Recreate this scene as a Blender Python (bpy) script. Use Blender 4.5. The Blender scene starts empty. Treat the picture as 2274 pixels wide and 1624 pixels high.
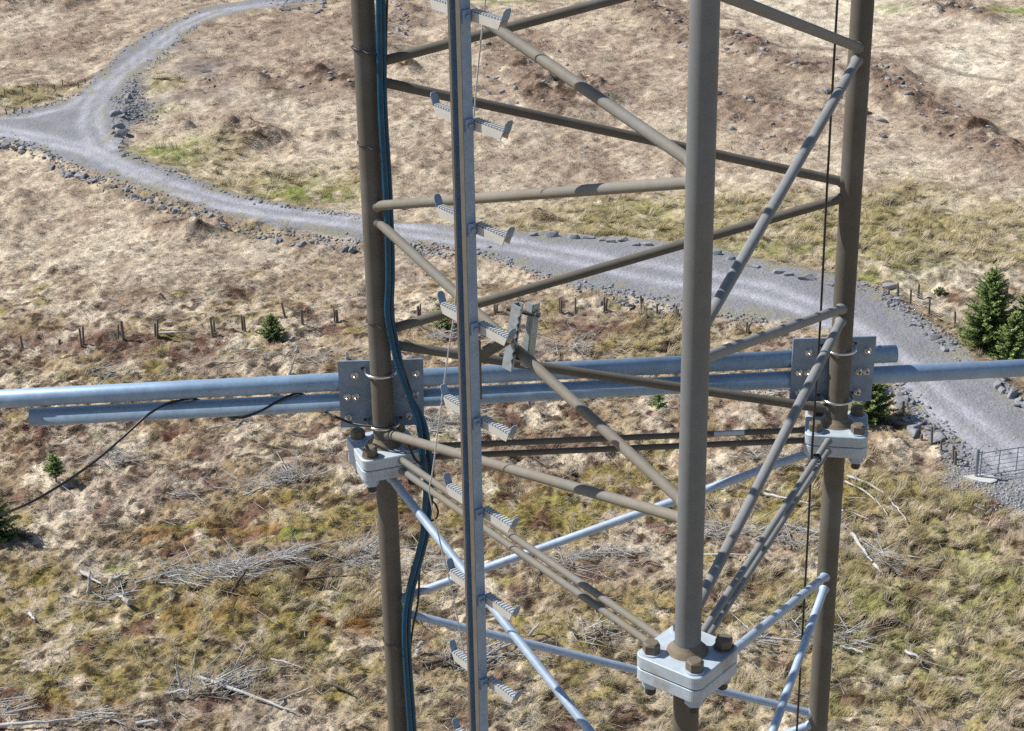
import bpy, math, random
import numpy as np
random.seed(7); RNG = np.random.default_rng(11)
C = bpy.context.scene.collection
SC = bpy.context.scene

# ------------------------------------------------------------------ camera
FPX, CX, CY, WPX = 4100.0, 1137.0, 812.0, 2274.0       # survey of the photograph: focal length and centre in its own units
PITCH, ROLL, CAMZ = 0.41983, 0.01725, 36.0
CAM = np.array([0.0, 0.0, CAMZ])
_R = np.array([1.0, 0, 0]); _D = np.array([0, -math.sin(PITCH), -math.cos(PITCH)]); FW = np.array([0, math.cos(PITCH), -math.sin(PITCH)])
RT = math.cos(ROLL)*_R + math.sin(ROLL)*_D
DN = -math.sin(ROLL)*_R + math.cos(ROLL)*_D
cam = bpy.data.cameras.new('camera'); co = bpy.data.objects.new('camera', cam); C.objects.link(co)
from mathutils import Matrix, Vector
M = Matrix(((RT[0], -DN[0], -FW[0], 0), (RT[1], -DN[1], -FW[1], 0), (RT[2], -DN[2], -FW[2], CAMZ), (0, 0, 0, 1)))
co.matrix_world = M
cam.sensor_width = 36; cam.lens = FPX/WPX*36; cam.clip_start = 0.1; cam.clip_end = 9000
SC.camera = co

# ------------------------------------------------------------------ sky, sun, exposure
SUN_EL, SUN_TOWARD = math.radians(47), math.radians(-16)      # light travels to the right and a little toward the camera
LDIR = np.array([math.cos(SUN_EL)*math.cos(SUN_TOWARD), math.cos(SUN_EL)*math.sin(SUN_TOWARD), -math.sin(SUN_EL)])
w = bpy.data.worlds.new('World'); SC.world = w; w.use_nodes = True
nt = w.node_tree; nt.nodes.clear()
sky = nt.nodes.new('ShaderNodeTexSky'); sky.sky_type = 'NISHITA'; sky.sun_disc = False
sky.sun_elevation = SUN_EL; sky.sun_rotation = math.atan2(-LDIR[0], -LDIR[1]); sky.altitude = 300; sky.air_density = 1.0; sky.dust_density = 0.6; sky.ozone_density = 1.2
bg = nt.nodes.new('ShaderNodeBackground'); bg.inputs[1].default_value = 0.085
wo = nt.nodes.new('ShaderNodeOutputWorld'); nt.links.new(sky.outputs[0], bg.inputs[0]); nt.links.new(bg.outputs[0], wo.inputs[0])
sl = bpy.data.lights.new('sun', 'SUN'); sl.energy = 5.0; sl.angle = math.radians(0.53); sl.color = (1.0, 0.965, 0.915)
so = bpy.data.objects.new('sun', sl); C.objects.link(so); so.rotation_euler = Vector(LDIR).to_track_quat('-Z', 'Y').to_euler()
SC.view_settings.view_transform = 'Standard'; SC.view_settings.look = 'None'; SC.view_settings.exposure = 0.14; SC.view_settings.gamma = 1.0
SC.cycles.max_bounces = 5; SC.cycles.diffuse_bounces = 2; SC.cycles.glossy_bounces = 3; SC.cycles.transparent_max_bounces = 4
try: SC.cycles.use_denoising = False
except Exception: pass

# ------------------------------------------------------------------ survey helpers
def ray(px, py): return (px-CX)/FPX*RT + (py-CY)/FPX*DN + FW
def at(px, py, z=0.0):
    d = ray(px, py); return CAM + d*((z-CAMZ)/d[2])
def at_y(px, py, Y):
    d = ray(px, py); return CAM + d*(Y/d[1])
def pix(P):
    v = np.asarray(P, float)-CAM; z = v@FW
    return np.array([CX+FPX*(v@RT)/z, CY+FPX*(v@DN)/z])

# ------------------------------------------------------------------ noise
def _hash(ix, iy, seed):
    n = (ix.astype(np.int64)*374761393 + iy.astype(np.int64)*668265263 + seed*1274126177) & 0x7fffffff
    n = ((n ^ (n >> 13))*1274126177) & 0x7fffffff
    return ((n ^ (n >> 16)) & 0xffffff)/float(0xffffff)
def vn(x, y, s=0):
    ix = np.floor(x); iy = np.floor(y); fx = x-ix; fy = y-iy
    fx = fx*fx*fx*(fx*(fx*6-15)+10); fy = fy*fy*fy*(fy*(fy*6-15)+10)
    a = _hash(ix, iy, s); b = _hash(ix+1, iy, s); c = _hash(ix, iy+1, s); d = _hash(ix+1, iy+1, s)
    return (a+(b-a)*fx)*(1-fy)+(c+(d-c)*fx)*fy
def fbm(x, y, o=4, s=0):
    r = 0; a = .5; t = 0
    for i in range(o):
        r = r+a*vn(x*(2**i)*1.01+i*17.3, y*(2**i)*.99-i*9.1, s+i); t += a; a *= .5
    return r/t
def cells(x, y, s=0):
    """distance to nearest cell point and a random value for that cell"""
    ix = np.floor(x); iy = np.floor(y); best = np.full(x.shape, 9.0); rv = np.zeros(x.shape)
    for dx in (-1, 0, 1):
        for dy in (-1, 0, 1):
            cx = ix+dx; cy = iy+dy
            px = cx+_hash(cx, cy, s); py = cy+_hash(cx, cy, s+5)
            d = (px-x)**2+(py-y)**2; m = d < best
            best = np.where(m, d, best); rv = np.where(m, _hash(cx, cy, s+9), rv)
    return np.sqrt(best), rv
def sst(a, b, x):
    t = np.clip((x-a)/(b-a), 0, 1); return t*t*(3-2*t)

# ------------------------------------------------------------------ site plan (metres on the ground), from surveyed points
def W(pts): return np.array([at(x, y)[:2] for x, y in pts])
ROAD = W([(-160, 285), (0, 268), (100, 248), (165, 232), (195, 212), (224, 175), (280, 125), (378, 70), (455, 36), (560, 14), (650, -2), (760, -22),
          (900, -10), (780, 2), (700, 18), (620, 29), (525, 42), (441, 70), (367, 130), (305, 185), (273, 228), (252, 280), (249, 326), (266, 347), (350, 382), (437, 413),
          (525, 445), (630, 469), (796, 490), (872, 504), (1000, 515), (1145, 528), (1404, 548), (1583, 567), (1660, 592), (1740, 613), (1846, 634), (1933, 655),
          (1986, 690), (2056, 742), (2126, 802), (2196, 852), (2274, 908), (2420, 1000), (2560, 1300), (2274, 1171), (2213, 1133), (2178, 1108), (2105, 1066), (2120, 1015),
          (2060, 965), (2021, 920), (1986, 866), (1930, 805), (1840, 752), (1741, 734), (1670, 722), (1573, 718), (1478, 690), (1405, 672), (1300, 652), (1194, 624), (1072, 582), (1012, 561),
          (900, 552), (796, 546), (770, 538), (648, 522), (508, 488), (420, 462), (262, 408), (157, 374), (87, 343), (0, 318), (-160, 305)])
TRACKS = [(W([(-100, 288), (0, 296), (105, 317), (189, 336), (280, 381), (385, 420), (490, 451), (630, 476), (796, 497), (1000, 527), (1200, 560), (1400, 600), (1560, 625), (1700, 655), (1800, 690), (1900, 745), (2000, 820), (2100, 905), (2200, 985), (2300, 1060)]), .45),
          (W([(-100, 302), (0, 311), (88, 326), (189, 353), (301, 406), (385, 441), (490, 472), (595, 490), (796, 517), (1000, 550), (1160, 575), (1330, 615), (1480, 648), (1640, 668), (1760, 705), (1850, 755), (1950, 835), (2040, 915), (2140, 1000), (2250, 1080)]), .45),
          (W([(200, 340), (180, 290), (190, 250), (230, 195), (300, 145), (395, 75), (470, 42), (600, 20)]), .3),
          (W([(250, 345), (215, 290), (225, 240), (262, 190), (330, 140), (420, 75), (500, 42), (640, 18)]), .3),
          (W([(-60, 275), (60, 272), (150, 250), (220, 205)]), .35)]
GX0, GX1, GY0, GY1, GS = -110.0, 110.0, 30.0, 260.0, 0.4
gx = np.arange(GX0, GX1, GS); gy = np.arange(GY0, GY1, GS); GXX, GYY = np.meshgrid(gx, gy)
def seg_dist(X, Y, P, closed=False):
    best = np.full(X.shape, 1e9); n = len(P)
    for i in range(n if closed else n-1):
        a = P[i]; b = P[(i+1) % n]; d = b-a; L = d@d+1e-9
        t = np.clip(((X-a[0])*d[0]+(Y-a[1])*d[1])/L, 0, 1)
        best = np.minimum(best, (X-a[0]-t*d[0])**2+(Y-a[1]-t*d[1])**2)
    return np.sqrt(best)
def inside(X, Y, P):
    r = np.zeros(X.shape, bool); n = len(P)
    for i in range(n):
        a = P[i]; b = P[(i+1) % n]
        if a[1] == b[1]: continue
        c = ((a[1] > Y) != (b[1] > Y)) & (X < (b[0]-a[0])*(Y-a[1])/(b[1]-a[1])+a[0]); r ^= c
    return r
ROAD_SDF = seg_dist(GXX, GYY, ROAD, True)*np.where(inside(GXX, GYY, ROAD), -1, 1)
TRK = np.zeros(GXX.shape)
for P, wd in TRACKS: TRK = np.maximum(TRK, np.exp(-(seg_dist(GXX, GYY, P)/wd)**2))
def samp(G, x, y):
    u = np.clip((x-GX0)/GS, 0, len(gx)-1.001); v = np.clip((y-GY0)/GS, 0, len(gy)-1.001)
    i = u.astype(int); j = v.astype(int); fu = u-i; fv = v-j
    return (G[j, i]*(1-fu)+G[j, i+1]*fu)*(1-fv)+(G[j+1, i]*(1-fu)+G[j+1, i+1]*fu)*fv

# patches: kind, centre, half size (survey units), strength
PATCH = dict(
 brown=[(600, 60, 420, 60, .8), (150, 100, 260, 40, .7), (560, 120, 240, 60, .5), (800, 200, 200, 60, .35), (1150, 330, 330, 90, .6), (1500, 130, 150, 50, .75), (1300, 190, 190, 60, .6), (1450, 330, 220, 50, .5),
        (1640, 100, 130, 28, .9), (1760, 160, 110, 26, .9), (1650, 230, 160, 60, .6), (1850, 260, 150, 55, .6), (1980, 230, 100, 30, .95), (2140, 275, 120, 26, .95), (2230, 320, 90, 30, .9), (2010, 320, 160, 60, .5),
        (2090, 25, 70, 16, .95), (2190, 55, 60, 12, .95), (2050, 75, 110, 10, .8), (2000, 100, 120, 10, .6), (1480, 30, 110, 22, .8), (1100, 120, 120, 30, .4), (1250, 20, 100, 14, .5),
        (540, 275, 95, 36, .75), (400, 275, 32, 20, .8), (430, 500, 90, 30, .8), (520, 560, 160, 60, .5), (600, 640, 200, 60, .35), (350, 680, 60, 22, .85), (100, 460, 90, 40, .4), (40, 430, 50, 20, .6),
        (720, 620, 80, 80, .3), (2000, 360, 300, 30, .35), (1180, 490, 60, 16, .7), (230, 770, 45, 22, .7), (340, 790, 60, 22, .6), (800, 580, 160, 40, .3), (2100, 420, 130, 16, .35)],
 moss=[(640, 1180, 420, 30, .55), (900, 1150, 300, 70, .5), (250, 1330, 330, 90, .55), (600, 1400, 350, 90, .55), (160, 1520, 220, 60, .6), (1200, 1120, 260, 80, .6), (1250, 1420, 300, 100, .5), (1700, 1120, 260, 60, .6), (1900, 1110, 200, 60, .5),
       (700, 1110, 200, 40, .4), (420, 880, 120, 30, .35), (1000, 640, 60, 10, .5), (440, 730, 60, 12, .5), (430, 776, 30, 8, .8), (840, 775, 160, 16, .35), (110, 620, 40, 10, .2), (560, 680, 60, 20, .3)],
 lime=[(620, 1192, 110, 8, .9), (250, 1265, 45, 14, .8), (390, 1170, 40, 8, .6), (530, 1210, 50, 6, .8), (1880, 630, 120, 12, .7), (2010, 590, 120, 40, .25), (1640, 570, 160, 14, .5), (680, 425, 90, 30, .7), (380, 345, 70, 25, .6), (330, 250, 60, 16, .4),
       (2170, 1040, 60, 26, .7), (1300, 1110, 110, 12, .4), (1150, 490, 0, 0, 0), (1450, 455, 120, 12, .3), (2240, 40, 60, 14, .7), (1960, 30, 60, 10, .5), (1110, 10, 150, 10, .5), (980, 1000, 50, 8, .4), (2180, 1270, 120, 60, .4), (1900, 1400, 220, 80, .35), (2100, 1500, 200, 70, .3)],
 olive=[(600, 420, 260, 46, .7), (1500, 500, 420, 60, .85), (1950, 520, 380, 80, .9), (2200, 500, 200, 60, .6), (1500, 450, 300, 26, .7), (60, 220, 140, 18, .75), (360, 195, 40, 14, .9), (430, 350, 160, 40, .5), (700, 12, 90, 8, .6), (570, 520, 60, 14, .8),
        (1480, 760, 110, 50, .8), (2050, 1150, 280, 90, .8), (2000, 1350, 330, 150, .8), (1780, 1560, 300, 90, .6), (700, 1330, 250, 60, .5), (1150, 1560, 400, 60, .35), (1680, 690, 120, 26, .5), (2200, 1450, 200, 200, .6), (500, 1450, 260, 60, .35),
        (150, 860, 100, 20, .35), (330, 870, 90, 20, .4), (1640, 760, 100, 20, .5), (2100, 850, 60, 30, .4), (2160, 770, 80, 50, .4)],
 rust=[(700, 1390, 200, 36, .9), (480, 1180, 260, 22, .75), (350, 1360, 50, 16, .8), (120, 1560, 200, 36, .6), (560, 1340, 220, 60, .4), (850, 1170, 120, 26, .7), (1100, 1480, 100, 30, .35), (1950, 1155, 60, 20, .6), (1650, 1330, 80, 30, .5), (330, 1390, 25, 12, .9), (660, 1130, 150, 14, .5)],
 heath=[(200, 1010, 160, 40, .55), (90, 990, 80, 40, .6), (330, 830, 120, 26, .5), (250, 780, 220, 30, .45), (560, 780, 180, 26, .5), (1050, 1080, 130, 40, .75), (1250, 1010, 260, 40, .5), (880, 1080, 120, 40, .6), (1350, 740, 150, 20, .5), (1150, 960, 200, 40, .4), (380, 985, 28, 16, .9),
        (1500, 1000, 200, 40, .4), (760, 1010, 200, 50, .35), (600, 960, 300, 40, .25)],
 wet=[(440, 165, 90, 26, .8), (420, 120, 60, 12, .6), (360, 225, 110, 16, .5), (500, 215, 40, 18, .5), (840, 130, 60, 12, .0)],
 grit=[(300, 255, 40, 26, .9), (290, 215, 28, 24, .9), (270, 300, 20, 34, .9), (2130, 1090, 40, 12, .7)],
 pale=[(300, 600, 320, 60, .6), (2000, 60, 330, 60, .8), (2100, 160, 260, 50, .9), (1750, 30, 120, 60, .6), (60, 30, 100, 30, .5), (2120, 620, 150, 30, 1.0), (2100, 380, 260, 50, .5), (620, 235, 140, 24, .6), (1150, 240, 80, 120, .4), (130, 1120, 130, 50, .6),
       (700, 1590, 220, 34, .7), (1850, 1215, 70, 30, .8), (1170, 1330, 90, 40, .5), (1180, 1260, 120, 60, .4), (1480, 1570, 160, 60, .6), (900, 1000, 300, 50, .35), (1650, 1000, 120, 60, .6), (880, 600, 60, 60, .3), (850, 1590, 120, 60, .6)])
wx = (fbm(GXX*.28, GYY*.28, 4, 31)-.5)*7; wy = (fbm(GXX*.28+40, GYY*.28, 4, 37)-.5)*12
MASK = {}
for k, L in PATCH.items():
    G = np.zeros(GXX.shape)
    for px, py, rx, ry, s in L:
        if s == 0: continue
        c = at(px, py); a = (at(px+rx, py)-at(px-rx, py))[0]/2; b = abs(at(px, py-ry)[1]-at(px, py+ry)[1])/2
        sc = min(1.0, a/6)
        d = ((GXX+wx*sc-c[0])/a)**2+((GYY+wy*min(1, b/9)-c[1])/b)**2
        G = np.maximum(G, s*np.exp(-np.maximum(d, 0)**1.4*.8))
    MASK[k] = G
for px, py, rx, ry in [(660, 1262, 150, 24), (560, 1285, 80, 16), (310, 1300, 90, 18), (230, 1330, 36, 12), (774, 1250, 60, 20), (962, 960, 26, 16), (1313, 1252, 70, 14), (1351, 1430, 70, 18), (640, 1085, 40, 10), (980, 1475, 60, 12), (1590, 1196, 60, 14), (590, 1545, 70, 14), (580, 1590, 60, 10), (30, 1590, 40, 16), (500, 1040, 0, 0), (1250, 1100, 16, 8), (1970, 1260, 26, 10), (830, 1510, 30, 8), (1900, 1440, 30, 9)]:  # dark ground under the brushwood heaps, their shade put into the colour
    if rx == 0: continue
    c = at(px, py); a = (at(px+rx, py)-at(px-rx, py))[0]/2; b = abs(at(px, py-ry)[1]-at(px, py+ry)[1])/2
    MASK['peat_and_shade'] = np.maximum(MASK.get('peat_and_shade', np.zeros(GXX.shape)), .75*np.exp(-(((GXX+wx*.2-c[0])/a)**2+((GYY+wy*.15-c[1])/b)**2)**1.3))
# knolls: centre, half width, height in metres, half depth
KNOLL = [(535, 292, 75, 1.3, 26), (400, 285, 20, .6, 10), (690, 170, 40, .7, 14), (570, 190, 25, .6, 10), (760, 190, 40, .8, 14), (800, 60, 60, .6, 12), (735, 300, 20, .5, 7), (430, 510, 80, .9, 18), (230, 775, 26, .7, 10), (350, 690, 30, .6, 10), (270, 850, 20, .3, 8), (100, 370, 0, 0, 0),
         (1150, 150, 40, .6, 16), (1280, 200, 120, 1.0, 34), (1480, 45, 100, 1.2, 16), (1640, 105, 110, 1.1, 14), (1760, 165, 70, 1.1, 12), (1980, 228, 60, 1.2, 12), (2120, 280, 100, 1.3, 14), (2230, 335, 60, 1.1, 14), (1700, 240, 120, .8, 26), (1880, 290, 120, .9, 26), (2090, 28, 60, 1.2, 8), (2200, 58, 40, .9, 6),
         (60, 6, 90, 2.0, 14), (150, 4, 60, 2.0, 10), (900, 160, 40, .7, 14), (880, 120, 30, .8, 10), (1180, 488, 40, .5, 8), (2130, 620, 120, .7, 16), (40, 435, 40, .6, 12), (300, 870, 60, .25, 10)]
RIDGE = [([(1590, 96), (1640, 108), (1690, 124), (1745, 148), (1800, 174)], 1.1, 1.6), ([(1935, 192), (2000, 214), (2060, 238), (2120, 268), (2190, 312), (2290, 380)], 1.3, 1.8), ([(1370, 8), (1430, 34), (1490, 62), (1545, 96)], 1.1, 1.8), ([(1120, 96), (1150, 130), (1160, 180), (1190, 235)], .8, 2.2),
         ([(2040, -8), (2100, 20), (2175, 46)], 1.2, 1.5), ([(860, 20), (900, 40), (925, 58)], .8, 1.2), ([(1870, 150), (1930, 160), (1970, 190)], .7, 1.5), ([(560, 175), (620, 185), (700, 165), (790, 195)], .45, 2.0), ([(1600, 200), (1680, 240), (1740, 290)], .5, 2.0), ([(0, 10), (60, 16), (140, 4), (230, -6)], 1.6, 2.2), ([(430, 498), (470, 492), (505, 506)], .5, 1.2)]
HB = np.zeros(GXX.shape)
for line, hh, wd in RIDGE:
    d = seg_dist(GXX+wx*.5, GYY+wy*.35, W(line))/(wd*1.3); g = np.exp(-d**1.8)
    HB += .42*hh*g*(.65+.6*fbm(GXX*.6, GYY*.6, 4, 78)); MASK['brown'] = np.maximum(MASK['brown'], np.exp(-(d*.62)**2)*.95)
for line, wd, st in [([(105, 197), (150, 195), (200, 188)], .5, 1.0), ([(1600, 91), (1758, 108), (1880, 116), (1996, 117)], .45, .55), ([(1929, 128), (2024, 143), (2108, 164), (2213, 186)], .4, .55), ([(300, 735), (330, 732), (420, 728)], .4, .5)]:  # thin dark brown lines: a ditch and lines across the grass
    d = seg_dist(GXX+wx*.12, GYY+wy*.08, W(line))/wd; MASK['brown'] = np.maximum(MASK['brown'], np.exp(-d**2)*st); MASK.setdefault('peat_and_shade', np.zeros(GXX.shape)); MASK['peat_and_shade'] = np.maximum(MASK['peat_and_shade'], np.exp(-d**2)*st*.9)
for px, py, rx, hh, ry in KNOLL:
    if hh == 0: continue
    if px > 1400: hh *= .4
    c = at(px, py+ry*.4); a = (at(px+rx, py)-at(px-rx, py))[0]/2; b = abs(at(px, py-ry)[1]-at(px, py+ry)[1])/2*.8
    d = ((GXX+wx*.35-c[0])/a)**2+((GYY+wy*.25-c[1])/b)**2
    HB += hh*np.exp(-d**1.5*.9)*(.55+.9*fbm(GXX*.5, GYY*.5, 4, 77))
def road_d(x, y): return samp(ROAD_SDF, x, y)+(fbm(x*.9, y*.9, 3, 3)-.5)*.9
def H(x, y):
    x = np.asarray(x, float); y = np.asarray(y, float)
    base = (fbm(x*.035, y*.035, 3, 1)-.5)*1.6
    rd = road_d(x, y); off = sst(.1, 1.6, rd)
    far = sst(300, 900, np.hypot(x, y))
    d1, r1 = cells(x*.9+(vn(x*1.1, y*1.1, 4)-.5)*.9, y*.75+(vn(x*1.1+9, y*1.1, 4)-.5)*.9, 21)
    d2, r2 = cells(x*2.1+(vn(x*3, y*3, 6)-.5)*.6, y*1.9, 22)
    hum = (1-np.clip(d1, 0, 1)**1.5)*(.05+.13*r1)+(1-np.clip(d2, 0, 1)**1.5)*(.03+.09*r2)+(fbm(x*4, y*4, 4, 8)-.5)*.22
    near = .7+.5*samp(MASK['olive'], x, y)+.5*sst(105, 80, y)
    near = near*(1-.55*samp(MASK['wet'], x, y))
    rough = fbm(x*.45, y*.45, 4, 12)
    k = samp(HB, x, y)
    h = base+off*(k*(.8+.5*(rough-.5))+hum*near+(rough-.5)*.6)+k*off*(fbm(x*1.6, y*1.6, 3, 14)-.5)*.7
    road = .42+(fbm(x*3, y*3, 3, 50)-.5)*.05-.05*samp(TRK, x, y)
    h = h*(off)+(base*.6+road)*(1-off)
    return h*(1-far)+far*(-2.0)
def hz(x, y): return float(H(np.array([x]), np.array([y]))[0])
def gpt(px, py):
    """ground point seen at a surveyed position, on the real relief"""
    P = at(px, py)
    for _ in range(3): P = at(px, py, hz(P[0], P[1]))
    return P
COL = dict(straw=(.63, .53, .395), pale=(.80, .71, .56), brown=(.325, .24, .178), heath=(.155, .078, .058), moss=(.29, .235, .06), lime=(.23, .30, .05), olive=(.30, .255, .115),
           rust=(.25, .12, .035), wet=(.27, .23, .205), grit=(.26, .26, .275), peat_and_shade=(.06, .038, .025))
COL = {k: np.array(v) for k, v in COL.items()}
def mixc(c, col, f): return c*(1-f[:, None])+col[None, :]*f[:, None]
def ground_col(x, y, fine=True):
    n = len(x); c = np.tile(COL['straw'], (n, 1))
    n1 = fbm(x*.35, y*.22, 4, 61); n2 = fbm(x*1.7, y*1.1, 3, 62); n3 = fbm(x*.9+20, y*.6, 3, 63)
    near = sst(101, 84, y+(n1-.5)*16)
    c = mixc(c, COL['pale'], samp(MASK['pale'], x, y)*sst(.25, .6, n2+.15))
    c = mixc(c, COL['brown'], np.clip(samp(MASK['brown'], x, y)*1.1*sst(.25, .65, n3+.12), 0, 1))
    c = mixc(c, COL['brown'], .8*sst(.47, .62, n1*.5+n2*.5)*(1-.6*samp(MASK['pale'], x, y)))
    c = mixc(c, COL['brown'], near*.6*sst(.48, .60, n3)); c = mixc(c, np.array((.30, .205, .085)), near*.5*sst(.52, .62, fbm(x*.6+5, y*.45, 4, 85)))
    c = mixc(c, COL['olive'], np.clip(samp(MASK['olive'], x, y)*1.1*sst(.2, .6, n2+.1), 0, 1))
    c = mixc(c, COL['moss'], np.clip(samp(MASK['moss'], x, y)*1.5*sst(.40, .58, n1*.4+n2*.6+.03), 0, 1))
    c = mixc(c, COL['rust'], np.clip(samp(MASK['rust'], x, y)*1.2*sst(.4, .62, n3), 0, 1))
    c = mixc(c, COL['lime'], np.clip(samp(MASK['lime'], x, y)*1.1*sst(.35, .6, n2+.06), 0, 1))
    c = mixc(c, COL['heath'], np.clip(samp(MASK['heath'], x, y)*1.8*sst(.46, .6, n2*.6+n3*.4), 0, 1))
    d, r = cells(x*.75+(n2-.5), y*.65+(n3-.5), 71)
    c = mixc(c, COL['heath'], near*np.where(r > .86, 1, 0)*sst(.5, .3, d)*.8)
    c = mixc(c, COL['moss'], near*np.where((r > .72) & (r < .82), 1, 0)*sst(.5, .25, d)*.7)
    c = mixc(c, COL['wet'], samp(MASK['wet'], x, y)*sst(.3, .55, n1+.1))
    c = mixc(c, COL['grit'], np.clip(samp(MASK['grit'], x, y)*1.2, 0, 1))
    d2, r2 = cells(x*2.3, y*2.0, 72)
    c = c*(.82+.3*r2+.22*(vn(x*6, y*5, 73)-.5))[:, None]
    k = sst(.2, .8, samp(HB, x, y))
    c = mixc(c, COL['heath']*1.15+np.array((.0, .012, .012)), k*.45*sst(.44, .6, fbm(x*.9, y*.9, 3, 82)))
    c = mixc(c, COL['peat_and_shade'], np.clip(k*.85*sst(.54, .64, fbm(x*1.3, y*1.6, 3, 81))+samp(MASK['peat_and_shade'], x, y), 0, .92))
    c = mixc(c, COL['peat_and_shade'], near*.85*sst(.57, .68, fbm(x*2.2, y*2.4, 3, 83)))
    c = c*(.80+.42*fbm(x*.8+7, y*.7, 3, 84))[:, None]
    rd = road_d(x, y)
    g = sst(.55, -.1, rd+(n2-.5)*.8)
    c = mixc(c, np.array((.262, .262, .275)), g)
    t = samp(TRK, x, y)*g
    gcol = c*1.0
    c = mixc(c, np.array((.45, .45, .49)), np.clip(t*.9*(.4+1.1*fbm(x*.8, y*.8, 3, 91)), 0, .95))
    c = np.where((g > .5)[:, None], c*(.9+.25*vn(x*9, y*9, 92))[:, None]*(.85+.3*fbm(x*.5, y*.5, 3, 95))[:, None], c)
    edge = g*sst(-1.6, -.2, rd)*sst(.5, .62, fbm(x*1.2, y*.9, 3, 93))
    c = mixc(c, np.array((.30, .27, .15)), edge*.6)
    return np.clip(c, .01, .95), g

# ------------------------------------------------------------------ material helpers
def mat(name, col, rough=.8, metal=0.0, noise=None, bump=None, attr=None, spec=.5, mix2=None, scale_xyz=None, fade=False):
    m = bpy.data.materials.new(name); m.use_nodes = True; t = m.node_tree; b = t.nodes['Principled BSDF']
    b.inputs['Roughness'].default_value = rough; b.inputs['Metallic'].default_value = metal; b.inputs['Specular IOR Level'].default_value = spec
    N = t.nodes.new; L = t.links.new
    tc = N('ShaderNodeTexCoord'); vec = tc.outputs['Object']
    if scale_xyz:
        mp = N('ShaderNodeMapping'); mp.inputs['Scale'].default_value = scale_xyz; L(vec, mp.inputs[0]); vec = mp.outputs[0]
    base = None
    if attr:
        a = N('ShaderNodeAttribute'); a.attribute_name = attr; base = a.outputs['Color']
    else:
        r = N('ShaderNodeRGB'); r.outputs[0].default_value = (*col, 1); base = r.outputs[0]
    if mix2:
        c2, sc, lo, hi = mix2
        n = N('ShaderNodeTexNoise'); n.inputs['Scale'].default_value = sc; n.inputs['Detail'].default_value = 5; L(vec, n.inputs['Vector'])
        mr = N('ShaderNodeMapRange'); mr.inputs[1].default_value = lo; mr.inputs[2].default_value = hi; L(n.outputs['Fac'], mr.inputs[0])
        mx = N('ShaderNodeMix'); mx.data_type = 'RGBA'; L(mr.outputs[0], mx.inputs[0]); L(base, mx.inputs[6]); mx.inputs[7].default_value = (*c2, 1); base = mx.outputs[2]
    if noise:
        for sc, lo, hi in noise:
            n = N('ShaderNodeTexNoise'); n.inputs['Scale'].default_value = sc; n.inputs['Detail'].default_value = 6; n.inputs['Roughness'].default_value = .65; L(vec, n.inputs['Vector'])
            mr = N('ShaderNodeMapRange'); mr.inputs[1].default_value = .3; mr.inputs[2].default_value = .7; mr.inputs[3].default_value = lo; mr.inputs[4].default_value = hi; L(n.outputs['Fac'], mr.inputs[0])
            mx = N('ShaderNodeMix'); mx.data_type = 'RGBA'; mx.blend_type = 'MULTIPLY'; mx.inputs[0].default_value = 1
            if fade: L(a.outputs['Alpha'], mx.inputs[0])
            L(base, mx.inputs[6]); L(mr.outputs[0], mx.inputs[7]); base = mx.outputs[2]
    L(base, b.inputs['Base Color'])
    if bump:
        prev = None
        for sc, dist, st in bump:
            n = N('ShaderNodeTexNoise'); n.inputs['Scale'].default_value = sc; n.inputs['Detail'].default_value = 5; L(vec, n.inputs['Vector'])
            bp = N('ShaderNodeBump'); bp.inputs['Distance'].default_value = dist; bp.inputs['Strength'].default_value = st; L(n.outputs['Fac'], bp.inputs['Height'])
            if prev: L(prev, bp.inputs['Normal'])
            prev = bp.outputs[0]
        L(prev, b.inputs['Normal'])
    return m
MT = {}
MT['ground'] = mat('ground_soil_grass', (0, 0, 0), .95, attr='Col', spec=.1, noise=[(4, .75, 1.2), (16, .66, 1.25)], bump=[(7, .12, .7), (24, .05, .7)], fade=True)
MT['blade'] = mat('dry_grass', (0, 0, 0), .8, attr='Col', spec=.25)
MT['rock'] = mat('slate_rock', (.27, .275, .288), .8, spec=.3, noise=[(1.4, .65, 1.35), (9, .75, 1.2)], bump=[(6, .05, .5), (22, .02, .5)])
MT['rockpale'] = mat('pale_rock', (.34, .345, .355), .85, spec=.3, noise=[(1.4, .7, 1.25), (9, .75, 1.2)], bump=[(6, .05, .5)])
MT['twig'] = mat('bleached_twig', (.56, .545, .52), .85, spec=.2, noise=[(1.2, .45, 1.2)])
MT['log'] = mat('bleached_wood', (.60, .575, .545), .8, spec=.2, noise=[(2, .6, 1.15), (14, .7, 1.15)])
MT['bark'] = mat('dark_bark', (.10, .078, .06), .9, noise=[(6, .6, 1.3)])
MT['post'] = mat('weathered_post_wood', (.20, .17, .14), .9, spec=.2, noise=[(8, .65, 1.3)])
MT['needle'] = mat('spruce_needles', (0, 0, 0), .7, attr='Col', spec=.2)
MT['wire'] = mat('fence_wire', (.42, .43, .42), .5, metal=.6)
MT['concrete'] = mat('pale_concrete', (.58, .57, .55), .9, noise=[(1.5, .8, 1.1)], bump=[(12, .02, .4)])
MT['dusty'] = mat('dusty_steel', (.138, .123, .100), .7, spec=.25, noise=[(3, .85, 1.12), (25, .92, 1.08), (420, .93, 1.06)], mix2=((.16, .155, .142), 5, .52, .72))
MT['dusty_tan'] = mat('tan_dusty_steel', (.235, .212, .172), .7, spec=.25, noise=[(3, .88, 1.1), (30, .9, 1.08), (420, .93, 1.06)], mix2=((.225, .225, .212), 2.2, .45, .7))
MT['dusty_grey'] = mat('grey_dusty_steel', (.185, .193, .196), .6, spec=.35, noise=[(3, .9, 1.08), (25, .92, 1.07), (420, .93, 1.06)], mix2=((.175, .168, .152), 1.6, .5, .78))
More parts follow.
